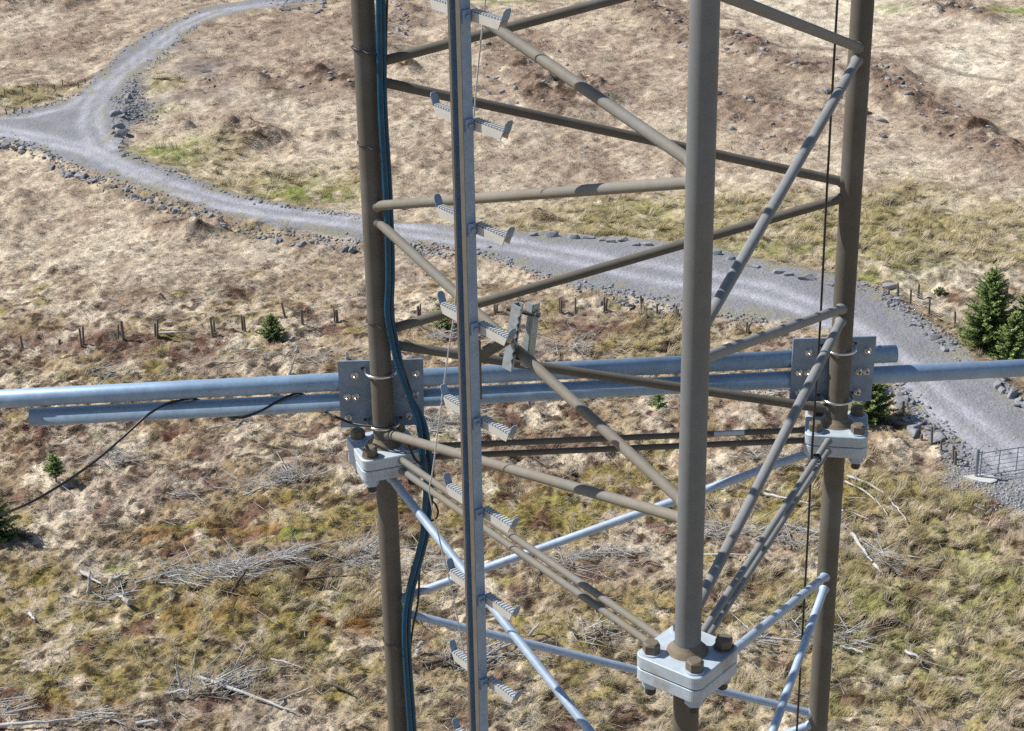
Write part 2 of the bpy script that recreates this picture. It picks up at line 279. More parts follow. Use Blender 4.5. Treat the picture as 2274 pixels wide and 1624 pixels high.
MT['dusty_pale'] = mat('pale_dusty_steel', (.255, .262, .262), .65, spec=.3, noise=[(3, .9, 1.08), (30, .9, 1.08), (420, .93, 1.06)], mix2=((.215, .20, .175), 3, .52, .75))
MT['galv'] = mat('galvanised_steel', (.42, .52, .66), .55, metal=.2, noise=[(14, .86, 1.1), (60, .86, 1.1), (350, .95, 1.04)])  # reflected sky blue put into the base colour, as in pipe and rail steel
MT['galv_pale'] = mat('pale_galvanised_steel', (.52, .60, .665), .6, metal=.12, noise=[(9, .88, 1.06), (60, .88, 1.08)], mix2=((.36, .36, .34), 7, .60, .74))
MT['pipe'] = mat('galvanised_pipe_steel', (.31, .44, .60), .5, metal=.2, noise=[(10, .82, 1.12), (70, .88, 1.08)], mix2=((.34, .31, .26), 3.5, .60, .80))
MT['plate'] = mat('galvanised_plate_steel', (.23, .305, .405), .55, metal=.2, noise=[(14, .8, 1.18), (45, .85, 1.13)])
MT['rail'] = mat('ladder_steel', (.30, .41, .57), .45, metal=.35, noise=[(16, .85, 1.1), (90, .88, 1.06)])
MT['dusty_lip'] = mat('dusty_rail_lip', (.15, .135, .11), .7, spec=.2, noise=[(30, .85, 1.1)])
MT['rung'] = mat('rung_steel', (.62, .61, .565), .45, metal=.2, noise=[(20, .9, 1.06), (200, .94, 1.05)])
MT['slot'] = mat('recess_shade_and_gasket', (.035, .045, .055), .6, metal=.3)  # near-black for the gasket; elsewhere shade of slots and hollows put into colour
MT['stainless'] = mat('stainless_steel', (.74, .72, .68), .25, metal=1.0)
MT['bolt'] = mat('dusty_bolt', (.17, .14, .105), .6, spec=.4, noise=[(90, .85, 1.1)])
MT['boltdark'] = mat('dark_bolt_cap', (.03, .028, .025), .4)
MT['cable'] = mat('blue_sheen_cable_jacket', (.008, .075, .14), .45, spec=.35, noise=[(20, .7, 1.3)])  # the jacket's blue sheen is put into its base colour
MT['thin'] = mat('thin_black_cable', (.02, .02, .022), .45)
MT['rope'] = mat('steel_wire_rope', (.55, .55, .53), .5, metal=.3)
MT['weld'] = mat('weld_dust', (.22, .175, .12), .8, noise=[(30, .8, 1.15)], bump=[(90, .002, .4)])
MT['clamp'] = mat('clamp_steel', (.38, .43, .46), .5, metal=.3, noise=[(20, .75, 1.15), (120, .85, 1.1)])
MT['gate'] = mat('gate_steel', (.26, .31, .38), .5, metal=.5)

# ------------------------------------------------------------------ mesh helpers
def link(o): C.objects.link(o); return o
def tag(o, label=None, cat=None, group=None, kind=None):
    if label: o['label'] = label
    if cat: o['category'] = cat
    if group: o['group'] = group
    if kind: o['kind'] = kind
    return o
def empty(name, loc, label=None, cat=None, group=None):
    o = bpy.data.objects.new(name, None); o.location = loc; o.empty_display_size = .2; link(o)
    return tag(o, label, cat, group)
def np_mesh(name, V, F, m, cols=None, smooth=False, parent=None, n=None, loc=None, alpha=None):
    """V (n,3); F (m,k) array of equal polygons"""
    me = bpy.data.meshes.new(name); V = np.asarray(V, np.float32); F = np.asarray(F, np.int32)
    if loc is not None: V = V-np.asarray(loc, np.float32)
    k = F.shape[1]
    me.vertices.add(len(V)); me.vertices.foreach_set('co', V.ravel())
    me.loops.add(F.size); me.loops.foreach_set('vertex_index', F.ravel())
    me.polygons.add(len(F)); me.polygons.foreach_set('loop_start', np.arange(0, F.size, k, dtype=np.int32))
    if smooth: me.polygons.foreach_set('use_smooth', np.ones(len(F), bool))
    me.update(calc_edges=True)
    if cols is not None:
        a = me.attributes.new('Col', 'FLOAT_COLOR', 'POINT'); c4 = np.ones((len(V), 4), np.float32); c4[:, :3] = cols
        if alpha is not None: c4[:, 3] = alpha
        a.data.foreach_set('color', c4.ravel())
    me.materials.append(m); o = bpy.data.objects.new(name, me); link(o)
    if parent is not None: o.parent = parent
    elif loc is not None: o.location = loc
    return o
def perp(d):
    d = d/np.linalg.norm(d); a = np.array([0, 0, 1.0]) if abs(d[2]) < .9 else np.array([1.0, 0, 0])
    u = np.cross(d, a); u /= np.linalg.norm(u); return u, np.cross(d, u)
class MB:
    def __init__(s): s.v = []; s.f = []; s.sm = []
    def add(s, V, F, smooth=False):
        b = len(s.v); s.v += [tuple(map(float, p)) for p in V]; s.f += [tuple(i+b for i in f) for f in F]; s.sm += [smooth]*len(F)
    def path(s, P, r, n=12, caps=True, closed=False):
        P = [np.array(p, float) for p in P]; m = len(P); rr = r if hasattr(r, '__len__') else [r]*m
        V = []; u = None
        for i, p in enumerate(P):
            d = P[(i+1) % m]-P[i-1] if (closed or 0 < i < m-1) else (P[1]-P[0] if i == 0 else P[-1]-P[-2])
            d = d/(np.linalg.norm(d)+1e-12)
            if u is None: u, v = perp(d)
            else:
                u = u-d*(u@d); u /= np.linalg.norm(u); v = np.cross(d, u)
            for k in range(n):
                a = 2*math.pi*k/n; V.append(p+rr[i]*(math.cos(a)*u+math.sin(a)*v))
        F = []
        for i in range(m if closed else m-1):
            j = (i+1) % m
            for k in range(n):
                q = (k+1) % n; F.append((i*n+k, i*n+q, j*n+q, j*n+k))
        s.add(V, F, True)
        if caps and not closed:
            s.add([V[k] for k in range(n)], [tuple(range(n))[::-1]]); s.add([V[(m-1)*n+k] for k in range(n)], [tuple(range(n))])
    def tube(s, a, b, r, n=16, caps=True): s.path([a, b], r, n, caps)
    def hollow(s, a, b, r, t, n=20):
        a = np.array(a, float); b = np.array(b, float); u, v = perp(b-a); V = []
        for p, q in ((a, r), (b, r), (b, r-t), (a, r-t)):
            for k in range(n): V.append(p+q*(math.cos(2*math.pi*k/n)*u+math.sin(2*math.pi*k/n)*v))
        F = []
        for i in range(4):
            j = (i+1) % 4; F += [(i*n+k, i*n+(k+1) % n, j*n+(k+1) % n, j*n+k) for k in range(n)]
        s.add(V, F, True)
    def box(s, c, ax, sz):
        c = np.array(c, float); ax = [np.array(a, float)/np.linalg.norm(a) for a in ax]; V = []
        for i in (-1, 1):
            for j in (-1, 1):
                for k in (-1, 1): V.append(c+ax[0]*sz[0]/2*i+ax[1]*sz[1]/2*j+ax[2]*sz[2]/2*k)
        s.add(V, [(0, 1, 3, 2), (4, 6, 7, 5), (0, 4, 5, 1), (2, 3, 7, 6), (0, 2, 6, 4), (1, 5, 7, 3)])
    def prism(s, poly, o, ax, ay, az, t, bev=0.0):
        """extrude a 2-D polygon (in ax, ay) along az by t, with a small bevel at both rims"""
        o = np.array(o, float); ax = np.array(ax, float); ay = np.array(ay, float); az = np.array(az, float); n = len(poly)
        P = np.array(poly, float); c = P.mean(0)
        rings = [(P, 0.0), (P, t)] if not bev else [(c+(P-c)*(1-bev/np.abs(P-c).max()), 0.0), (P, bev), (P, t-bev), (c+(P-c)*(1-bev/np.abs(P-c).max()), t)]
        V = []
        for Q, z in rings:
            for p in Q: V.append(o+ax*p[0]+ay*p[1]+az*z)
        F = []
        for i in range(len(rings)-1):
            for k in range(n): q = (k+1) % n; F.append((i*n+k, i*n+q, (i+1)*n+q, (i+1)*n+k))
        s.add(V, F); m = len(rings)
        s.add([V[k] for k in range(n)], [tuple(range(n))[::-1]]); s.add([V[(m-1)*n+k] for k in range(n)], [tuple(range(n))])
    def build(s, name, m, parent=None, loc=None):
        me = bpy.data.meshes.new(name); off = np.array(loc if loc is not None else (parent_world(parent) if parent is not None else (0, 0, 0)), float)
        me.from_pydata([tuple(np.array(p)-off) for p in s.v], [], s.f); me.polygons.foreach_set('use_smooth', s.sm); me.update()
        me.materials.append(m); o = bpy.data.objects.new(name, me); link(o)
        if parent is not None: o.parent = parent
        elif loc is not None: o.location = loc
        return o
def parent_world(p):
    v = np.zeros(3)
    while p is not None: v += np.array(p.location); p = p.parent
    return v

# ================================================================== GROUND
def axis(fine_lo, fine_hi, step_lo, ratio, lo, hi, grow=1.18):
    a = [fine_lo]
    while a[-1] < fine_hi: a.append(a[-1]+max(step_lo, a[-1]*ratio))
    st = a[-1]-a[-2]
    while a[-1] < hi: st *= grow; a.append(a[-1]+st)
    b = []; st = step_lo; p = fine_lo
    while p > lo: st *= grow; p -= st; b.append(p)
    return np.array(b[::-1]+a)
ys = axis(44.0, 176.0, .05, .00125, -600.0, 4500.0)
us = [0.0]; st = .00125
while us[-1] < .345: us.append(us[-1]+st)
while us[-1] < 40: st *= 1.25; us.append(us[-1]+st)
us = np.array(us); us = np.concatenate([-us[:0:-1], us])
UX, YY = np.meshgrid(us, ys); XX = UX*np.clip(YY, 44, 400)
ZZ = H(XX.ravel(), YY.ravel()); nr, nc = XX.shape
gc, _g = ground_col(XX.ravel(), YY.ravel())
V = np.stack([XX.ravel(), YY.ravel(), ZZ], 1)
idx = np.arange(nr*nc).reshape(nr, nc)
F = np.stack([idx[:-1, :-1].ravel(), idx[:-1, 1:].ravel(), idx[1:, 1:].ravel(), idx[1:, :-1].ravel()], 1)
tag(np_mesh('ground', V, F, MT['ground'], gc, smooth=True, alpha=1-.72*_g), kind='structure')
del V, F, XX, YY, ZZ, UX, idx

# ================================================================== GRASS AND LOW PLANTS (uncountable)
def scatter(n, margin=.12, ylo=-60, yhi=1.06, power=1.0):
    """random ground points over the visible land, denser near the camera"""
    px = RNG.uniform(-WPX*margin, WPX*(1+margin), n); py = RNG.uniform(ylo, 1624*yhi, n)
    d0 = (px-CX)/FPX; d1 = (py-CY)/FPX
    D = d0[:, None]*RT+d1[:, None]*DN+FW; t = -CAMZ/D[:, 2]
    return CAM[0]+D[:, 0]*t, CAM[1]+D[:, 1]*t
def blades(name, cx, cy, per, spread, length, width, lift, colf, label=None, seg2=False, jit=.25, wind=0.0, up=.02, m=None, dirj=.9):
    n = len(cx); N = n*per
    g = lambda a: np.repeat(a, per, axis=0)
    L = g(length)*RNG.uniform(.55, 1.25, N); Wd = g(width)*RNG.uniform(.6, 1.3, N)
    rad = g(spread)*np.sqrt(RNG.uniform(0, 1, N)); an = RNG.uniform(0, 2*np.pi, N)
    x = g(cx)+rad*np.cos(an); y = g(cy)+rad*np.sin(an)
    di = g(RNG.normal(wind, .8, n))+RNG.normal(0, dirj, N)
    lf = np.clip(g(lift)+RNG.normal(0, .22, N), .02, 1.4)
    z = H(x, y)-.01
    base = g(colf); tint = RNG.uniform(1-jit, 1+jit, N)
    hue = RNG.normal(0, .05, (N, 1))*np.array([[.5, 0, -1]])
    ca, sa = np.cos(di), np.sin(di); hx = -sa; hy = ca
    u = np.stack([ca*np.cos(lf), sa*np.cos(lf), np.sin(lf)], 1); s = np.stack([hx, hy, np.zeros(N)], 1)
    P = np.stack([x, y, z], 1)
    c = np.clip(base*tint[:, None]*(1+hue), .01, .95)
    if not seg2:
        V = np.stack([P-s*Wd[:, None]/2, P+s*Wd[:, None]/2, P+u*L[:, None]], 1).reshape(-1, 3)
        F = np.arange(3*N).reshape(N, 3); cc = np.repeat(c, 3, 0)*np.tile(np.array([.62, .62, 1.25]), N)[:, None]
    else:
        lf2 = lf-RNG.uniform(.2, .9, N); u2 = np.stack([ca*np.cos(lf2), sa*np.cos(lf2), np.sin(lf2)], 1)
        mid = P+u*L[:, None]*.55; tip = mid+u2*L[:, None]*.5
        V = np.stack([P-s*Wd[:, None]/2, P+s*Wd[:, None]/2, mid+s*Wd[:, None]*.38, mid-s*Wd[:, None]*.38, tip], 1).reshape(-1, 3)
        b = np.arange(N)[:, None]*5
        F = np.concatenate([b+np.array([[0, 1, 2]]), b+np.array([[0, 2, 3]]), b+np.array([[3, 2, 4]])], 0)
        cc = np.repeat(c, 5, 0)*np.tile(np.array([.45, .45, .95, .95, 1.3]), N)[:, None]  # shade of the gaps between tufts put into the blade feet's colour
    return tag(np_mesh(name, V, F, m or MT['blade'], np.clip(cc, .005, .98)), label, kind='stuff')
def keep_off_road(x, y, extra=.1): return road_d(x, y) > extra
def wmask(k, x, y): return samp(MASK[k], x, y)
# matted pale moor grass
x, y = scatter(30000); k = keep_off_road(x, y) & (wmask('wet', x, y) < .35) & (wmask('grit', x, y) < .5); x, y = x[k], y[k]
c, _ = ground_col(x, y); d = np.hypot(y, 36)/75
c = c*1.12+.02
blades('moor_grass', x, y, 16, .26*d, .17*d**.8, .016*d, np.full(len(x), .35), c, wind=-.4)
# brighter straw locks lying over the hummocks
x, y = scatter(11000); k = keep_off_road(x, y) & (wmask('olive', x, y)*.7+wmask('moss', x, y)*.5+wmask('wet', x, y)+wmask('grit', x, y)+.5*wmask('heath', x, y) < RNG.uniform(.1, .9, len(x))); x, y = x[k], y[k]
n = len(x); d = np.hypot(y, 36)/75; dark = sst(.3, .7, fbm(x*.5, y*.5, 3, 201))
c = mixc(np.tile(COL['pale']*1.1, (n, 1)), COL['straw']*.8, RNG.uniform(0, 1, n)*.8); c = mixc(c, COL['brown'], np.clip(wmask('brown', x, y)*.9+dark*.25, 0, 1)); c = c*.55+.5*ground_col(x, y)[0]
blades('straw_grass', x, y, 22, .2*d, .24*d**.8, .017*d, np.full(n, .25), c, wind=-.5, dirj=.5)
# rushes and long tussock grass
x, y = scatter(15000); k = keep_off_road(x, y, .3) & (wmask('olive', x, y)+.12*sst(95, 70, y)+.08 > RNG.uniform(.15, 1.0, len(x))) & (wmask('grit', x, y) < .3); x, y = x[k], y[k]
n = len(x); d = np.hypot(y, 36)/75
c = mixc(np.tile(np.array((.50, .39, .22)), (n, 1)), np.array((.30, .29, .09)), np.clip(RNG.normal(.45, .3, n)+.3*wmask('lime', x, y), 0, 1)); c = mixc(c, np.array((.72, .60, .44)), (RNG.uniform(0, 1, n) > .5)*.85); c = mixc(c, np.array((.20, .19, .06)), (RNG.uniform(0, 1, n) > .8)*.8); c = c*.6+.45*ground_col(x, y)[0]
big = RNG.uniform(.7, 1.6, n); blades('rush_grass', x, y, 28, .15*d*big, .48*d**.6*big, .015*d, np.full(n, .85), c, seg2=True, wind=.35, dirj=.4)
# dark heather and moss clumps
x, y = scatter(9000); k = keep_off_road(x, y, .3) & (wmask('heath', x, y)+.6*wmask('brown', x, y)+.4*wmask('rust', x, y)+.14 > RNG.uniform(.15, 1.1, len(x)))
x, y = x[k], y[k]; n = len(x); d = np.hypot(y, 36)/75
c = mixc(np.tile(np.array((.17, .085, .065)), (n, 1)), np.array((.20, .14, .09)), RNG.uniform(0, 1, n))
blades('heather', x, y, 40, .22*d, .13*d**.8, .014*d, np.full(n, 1.0), c, dirj=3)
x, y = scatter(7000); k = keep_off_road(x, y, .3) & (wmask('moss', x, y)+.5*wmask('lime', x, y)+.12*sst(95, 75, y) > RNG.uniform(.1, 1.1, len(x)))
x, y = x[k], y[k]; n = len(x); d = np.hypot(y, 36)/75
c = mixc(np.tile(np.array((.30, .24, .05)), (n, 1)), np.array((.17, .21, .04)), RNG.uniform(0, 1, n)); c = mixc(c, COL['rust'], wmask('rust', x, y)*.8)
blades('moss', x, y, 40, .2*d, .08*d, .02*d, np.full(n, .9), c, dirj=3)

# ================================================================== TWIGS, LOGS, STUMPS
def stick_mesh(A, B, r0, r1):
    """many thin three-sided sticks at once"""
    N = len(A); d = B-A; d /= np.linalg.norm(d, axis=1)[:, None]+1e-9
    u = np.cross(d, np.array([.13, .21, 1.0])); u /= np.linalg.norm(u, axis=1)[:, None]; v = np.cross(d, u)
    V = []
    for P, r in ((A, r0), (B, r1)):
        for k in range(3):
            a = 2*math.pi*k/3; V.append(P+(math.cos(a)*u+math.sin(a)*v)*np.reshape(r, (-1, 1)))
    V = np.stack(V, 1).reshape(-1, 3); b = np.arange(N)[:, None]*6
    F = np.concatenate([b+np.array([[0, 1, 4, 3]]), b+np.array([[1, 2, 5, 4]]), b+np.array([[2, 0, 3, 5]])], 0)
    return V, F
HEAPS = [(660, 1250, 170, 30, 420), (560, 1275, 90, 26, 260), (310, 1290, 110, 30, 300), (450, 1285, 90, 20, 150), (235, 1325, 50, 22, 130), (50, 848, 70, 16, 120), (217, 826, 36, 12, 60), (250, 1030, 60, 18, 110), (490, 800, 24, 22, 60), (640, 800, 26, 22, 60), (590, 795, 80, 16, 60), (1000, 925, 60, 26, 160),
         (962, 955, 30, 24, 150), (984, 757, 60, 14, 90), (1211, 775, 120, 16, 130), (774, 1240, 80, 28, 230), (942, 1252, 60, 28, 120), (1313, 1245, 90, 22, 200), (1240, 1262, 80, 16, 110), (1054, 1469, 110, 24, 160), (1351, 1423, 90, 30, 180), (820, 1486, 36, 26, 70), (1590, 1188, 90, 26, 180), (1768, 1215, 80, 26, 160),
         (1653, 1434, 60, 26, 90), (1780, 1415, 70, 22, 80), (1880, 1434, 50, 26, 110), (1968, 1248, 40, 26, 110), (20, 1576, 50, 40, 110), (224, 1602, 90, 16, 90), (455, 1540, 80, 26, 110), (682, 1495, 60, 24, 120), (525, 1522, 50, 22, 80), (560, 1091, 60, 16, 80), (647, 1072, 60, 18, 120), (1420, 880, 60, 12, 60), (1660, 880, 90, 14, 110), (1700, 1020, 70, 20, 80),
         (930, 1500, 40, 30, 70), (130, 1040, 60, 20, 50), (1120, 905, 50, 14, 60), (1900, 1110, 60, 30, 60), (730, 800, 60, 10, 50), (420, 1100, 80, 20, 40), (880, 1430, 60, 40, 50)]
A_, B_, R_ = [], [], []
for cx, cy, rx, ry, n in HEAPS:
    c0 = gpt(cx, cy); a = rx*c0[1]/math.cos(.4)/FPX*1.0; b = ry*c0[1]/FPX*2.1; n = int(n*.75)
    th = RNG.uniform(0, 2*np.pi, n); rr = np.sqrt(RNG.uniform(0, 1, n)); main = RNG.uniform(-.6, .6)
    q_ = fbm(np.cos(th)*1.5+cx, np.sin(th)*1.5, 2, 5)*1.3+.3; x = c0[0]+a*rr*q_*np.cos(th); y = c0[1]+b*rr*q_*np.sin(th)
    L = np.minimum(RNG.gamma(1.4, .5, n)+.18, 1.9); di = np.where(RNG.uniform(0, 1, n) < .45, RNG.normal(main, .3, n), RNG.uniform(0, np.pi, n)); el = RNG.normal(.08, .25, n)
    z = H(x, y)+RNG.uniform(0, .38, n)*(1-rr*.7)+.12
    P = np.stack([x, y, z], 1); D_ = np.stack([np.cos(di)*np.cos(el), np.sin(di)*np.cos(el), np.sin(el)], 1)
    Q = P+D_*L[:, None]; Q[:, 2] = np.maximum(Q[:, 2], H(Q[:, 0], Q[:, 1])+.10)
    A_.append(P); B_.append(Q); keep = fbm(x*.55+3, y*.5, 2, 401)+RNG.normal(0, .07, n) > .47; A_[-1] = P[keep]; B_[-1] = Q[keep]; R_.append((.008+.026*RNG.uniform(0, 1, n)**3)[keep])
x, y = scatter(1500, ylo=700); k = keep_off_road(x, y, .5) & (y < 104); x, y = x[k], y[k]; n = len(x)
di = RNG.uniform(0, np.pi, n); L = RNG.gamma(2, .28, n)+.15; P = np.stack([x, y, H(x, y)+.14], 1); Q = P+np.stack([np.cos(di)*L, np.sin(di)*L, RNG.normal(.0, .06, n)], 1); Q[:, 2] = np.maximum(Q[:, 2], H(Q[:, 0], Q[:, 1])+.05)
A_.append(P); B_.append(Q); R_.append(RNG.uniform(.008, .018, n))
A_, B_, R_ = np.concatenate(A_), np.concatenate(B_), np.concatenate(R_)
V, F = stick_mesh(A_, B_, R_, R_*.5)
tag(np_mesh('brushwood', V, F, MT['twig']), kind='stuff')
LOGS = [  # surveyed line, butt radius, label
 ([(436, 1513), (545, 1549), (656, 1590)], .055, 'longest bleached trunk lying aslant in the near left grass, thick end up the slope'),
 ([(402, 1538), (399, 1510), (390, 1476)], .045, 'pale bare stick standing nearly upright at the near left beside the long bleached trunk'),
 ([(360, 1541), (399, 1533), (425, 1536)], .05, 'short grey log at the foot of the upright bare stick, near left'),
 ([(301, 1605), (340, 1600), (362, 1606)], .05, 'short grey log close to the bottom edge, left, below the upright bare stick'),
 ([(-30, 1624), (80, 1616), (175, 1607)], .05, 'bleached pole cut by the bottom left corner of the picture'),
 ([(301, 1306), (370, 1284), (448, 1262)], .045, 'straight bleached pole rising to the right out of the left brushwood heap'),
 ([(289, 1349), (275, 1341), (258, 1330)], .07, 'stubby white log end sticking out below the left brushwood heap'),
 ([(245, 1299), (268, 1292), (287, 1285)], .06, 'short thick grey log on top of the left brushwood heap'),
 ([(177, 1278), (200, 1292), (226, 1306)], .05, 'pale log at the left end of the left brushwood heap, pointing down into it'),
 ([(197, 1320), (198, 1290), (200, 1267)], .05, 'grey broken post standing upright in the left brushwood heap'),
 ([(672, 1298), (735, 1290), (800, 1287)], .045, 'bleached pole lying level just left of the dark tower leg, below the big brushwood heap'),
 ([(514, 1315), (530, 1290), (549, 1264)], .05, 'brown log leaning up into the big middle left brushwood heap'),
 ([(742, 1530), (762, 1540), (786, 1553)], .055, 'short knotty pale log left of the dark leg, near the bottom'),
 ([(616, 1568), (655, 1552), (696, 1536)], .035, 'grey thin log rising to the right beside the foot of the longest bleached trunk'),
 ([(66, 1371), (79, 1386)], .05, 'very short white stick lying alone at the far left, halfway down the near slope'),
 ([(595, 1243), (645, 1230), (693, 1214)], .035, 'thin bleached pole along the top of the big middle left brushwood heap'),
 ([(602, 1474), (632, 1480), (668, 1492)], .035, 'thin pale branch above the longest bleached trunk'),
 ([(739, 1528), (760, 1541)], .06, 'thick pale log stump left of the knotty pale log'),
 ([(925, 1456), (929, 1440), (936, 1425)], .08, 'white broken stump standing between the cables and the ladder, near the bottom'),
 ([(935, 1488), (975, 1480), (1022, 1468)], .06, 'brown log lying behind the lower part of the ladder'),
 ([(1100, 1456), (1125, 1445), (1155, 1432)], .04, 'pale branch right of the ladder, just above the lower left pale blue brace'),
 ([(1173, 1413), (1185, 1400), (1198, 1384)], .045, 'grey stick leaning up to the right between the ladder and the near leg'),
 ([(1264, 1404), (1276, 1413), (1288, 1424)], .04, 'dark short branch left of the near flange'),
 ([(1000, 1461), (1090, 1460), (1225, 1470)], .025, 'thin grey branch lying level behind the ladder foot'),
 ([(800, 1231), (820, 1240), (848, 1250)], .045, 'pale log seen just left of the dark leg, halfway down'),
 ([(1880, 1066), (1925, 1082), (1968, 1108), (1992, 1138), (2012, 1166)], .04, 'long curved bleached branch right of the far leg, the upper of two'),
 ([(1876, 1078), (1915, 1097), (1950, 1125), (1970, 1152)], .03, 'curved bleached branch right of the far leg, the lower of two'),
 ([(1891, 1196), (1912, 1225), (1937, 1257)], .06, 'thick bleached log sloping down to the right, right of the far leg'),
 ([(2010, 1455), (2032, 1468), (2057, 1484)], .045, 'pale stick lying alone in the long grass at lower right'),
 ([(1562, 1241), (1625, 1240), (1692, 1243)], .03, 'thin straight pole lying level just right of the near leg'),
 ([(1667, 1427), (1720, 1429), (1778, 1434)], .045, 'bleached pole left of the far leg near the bottom, behind the lower braces'),
 ([(1695, 1105), (1740, 1115), (1795, 1127)], .045, 'broken white branch behind the double braces right of the near leg'),
 ([(1733, 1172), (1775, 1182), (1816, 1193)], .04, 'pale pole just left of the far leg, below the broken white branch'),
 ([(1870, 1142), (1896, 1150), (1928, 1162)], .03, 'thin white stick right of the far leg, between the curved branches and the thick log'),
 ([(1940, 1263), (1950, 1275), (1960, 1286)], .05, 'short white log end right of the far leg, below the thick bleached log'),
 ([(1865, 1447), (1890, 1452), (1916, 1460)], .045, 'grey broken log right of the far leg near the bottom'),
 ([(354, 748), (395, 747), (432, 746)], .05, 'white log lying level in front of the fence posts at far left'),
 ([(642, 833), (648, 812), (656, 792)], .05, 'pale leaning stick above the pipes, left of the left bracket plate'),
 ([(655, 783), (661, 768)], .07, 'white tree stump above the pipes, left of the left bracket plate'),
 ([(770, 800), (771, 780)], .08, 'white tree stump just above the left bracket plate'),
 ([(200, 868), (225, 850), (245, 830)], .03, 'grey branch leaning up to the right just above the left pipes'),
 ([(460, 963), (510, 950), (560, 935)], .035, 'grey branch below the left pipes, rising to the right'),
 ([(540, 1110), (590, 1090), (660, 1066)], .035, 'grey branch rising to the right, left of the left flange')]
for pts, r, lab in LOGS:
    isbr = r < .05
    m = len(pts); P = []; upright = 'upright' in lab or 'standing' in lab or 'stump' in lab.split()[:4] or 'leaning' in lab
    if upright:
        b = gpt(*pts[0]); P.append(b-np.array([0, 0, .05]))
        for q in pts[1:]:
            t = at_y(q[0], q[1], b[1]); P.append(t)
    else:
        for q in pts: p = gpt(*q); P.append(p+np.array([0, 0, r*.6+.17]))
    Q = []
    for i in range(len(P)-1):
        for k in range(4): Q.append(P[i]*(1-k/4)+P[i+1]*k/4+RNG.normal(0, r*.35, 3)*(0 if (i == 0 and k == 0) else 1))
    Q.append(P[-1]); n = len(Q); r *= 1.3; mb = MB(); mb.path(Q, [r*(1.15-.7*i/(n-1))*RNG.uniform(.85, 1.15) for i in range(n)], 8)
    if 'stump' not in lab and r > .03:
        for _ in range(4 if len(pts) > 2 else 2):
            i = RNG.integers(1, n-1) if n > 2 else 0; d = RNG.normal(0, 1, 3); d[2] = abs(d[2])*.6; d /= np.linalg.norm(d)
            mb.path([Q[i], Q[i]+d*RNG.uniform(.12, .35)], [r*.35, r*.12], 5)
    tag(mb.build('fallen_branch' if isbr else 'fallen_log', MT['log'] if 'brown' not in lab and 'dark' not in lab else MT['bark'], loc=Q[0]), lab, 'branch' if isbr else 'log')
for px, py, s, lab in [(2013, 1132, .35, 'dark forked stump in the grass right of the far leg, below the gate'), (1793, 1218, .3, 'dark rotten stump just left of the far leg'), (1975, 1275, .3, 'dark root stump right of the far leg beside the short white log end'), (1500, 842, .2, 'small dark stump above the pipes, left of the near leg'), (1271, 1060, .3, 'small dark stump behind the left face braces')]:
    b = gpt(px, py); mb = MB(); mb.path([b-[0, 0, .1], b+[0, 0, s*.5], b+[.03, 0, s]], [.11, .08, .06], 8)
    for k in range(5):
        a = k*1.3+RNG.uniform(0, .5); mb.path([b+[0, 0, .08], b+[math.cos(a)*.16, math.sin(a)*.16, .06], b+[math.cos(a)*.34, math.sin(a)*.34, -.08]], [.05, .04, .02], 6)
    mb.path([b+[0, 0, s*.6], b+[.12, 0, s*1.3]], [.04, .015], 6)
    tag(mb.build('tree_stump', MT['bark'], loc=b), lab, 'stump')

# ================================================================== ROCKS
def rock_proto(seed, flat=.6):
    r = np.random.default_rng(seed); import bmesh
    bm = bmesh.new()
    for _ in range(16):
        q = r.uniform(-1, 1, 3); q = q/max(.6, np.linalg.norm(q)**.5)*np.array([1, .72, flat]); bm.verts.new(q)
    h_ = bmesh.ops.convex_hull(bm, input=list(bm.verts)); bmesh.ops.delete(bm, geom=[g for g in h_['geom_interior'] if isinstance(g, bmesh.types.BMVert)], context='VERTS')
    bmesh.ops.bevel(bm, geom=list(bm.edges), offset=.035, segments=1, affect='EDGES'); bmesh.ops.triangulate(bm, faces=list(bm.faces))
    bm.verts.index_update(); P = np.array([v.co[:] for v in bm.verts]); F = [tuple(v.index for v in f.verts) for f in bm.faces]; bm.free()
    return P, np.array(F)
PROTO = [rock_proto(100+i, .45+.08*(i % 4)) for i in range(8)]
pm = []
for i, (P, F) in enumerate(PROTO):
    me = bpy.data.meshes.new('boulder'); me.from_pydata([tuple(p) for p in P], [], [tuple(f) for f in F.tolist()]); me.update(); me.materials.append(MT['rockpale'] if i % 4 == 1 else MT['rock']); pm.append(me)
def polyline_pts(line, n, jitter):
    L = [np.array(p, float) for p in line]; seg = [np.linalg.norm(L[i+1]-L[i]) for i in range(len(L)-1)]; T = sum(seg); out = []
    for _ in range(n):
        t = RNG.uniform(0, T); i = 0
        while t > seg[i] and i < len(seg)-1: t -= seg[i]; i += 1
        p = L[i]+(L[i+1]-L[i])*t/seg[i]; out.append((p[0]+RNG.normal(0, jitter[0]), p[1]+RNG.normal(0, jitter[1])))
    return out
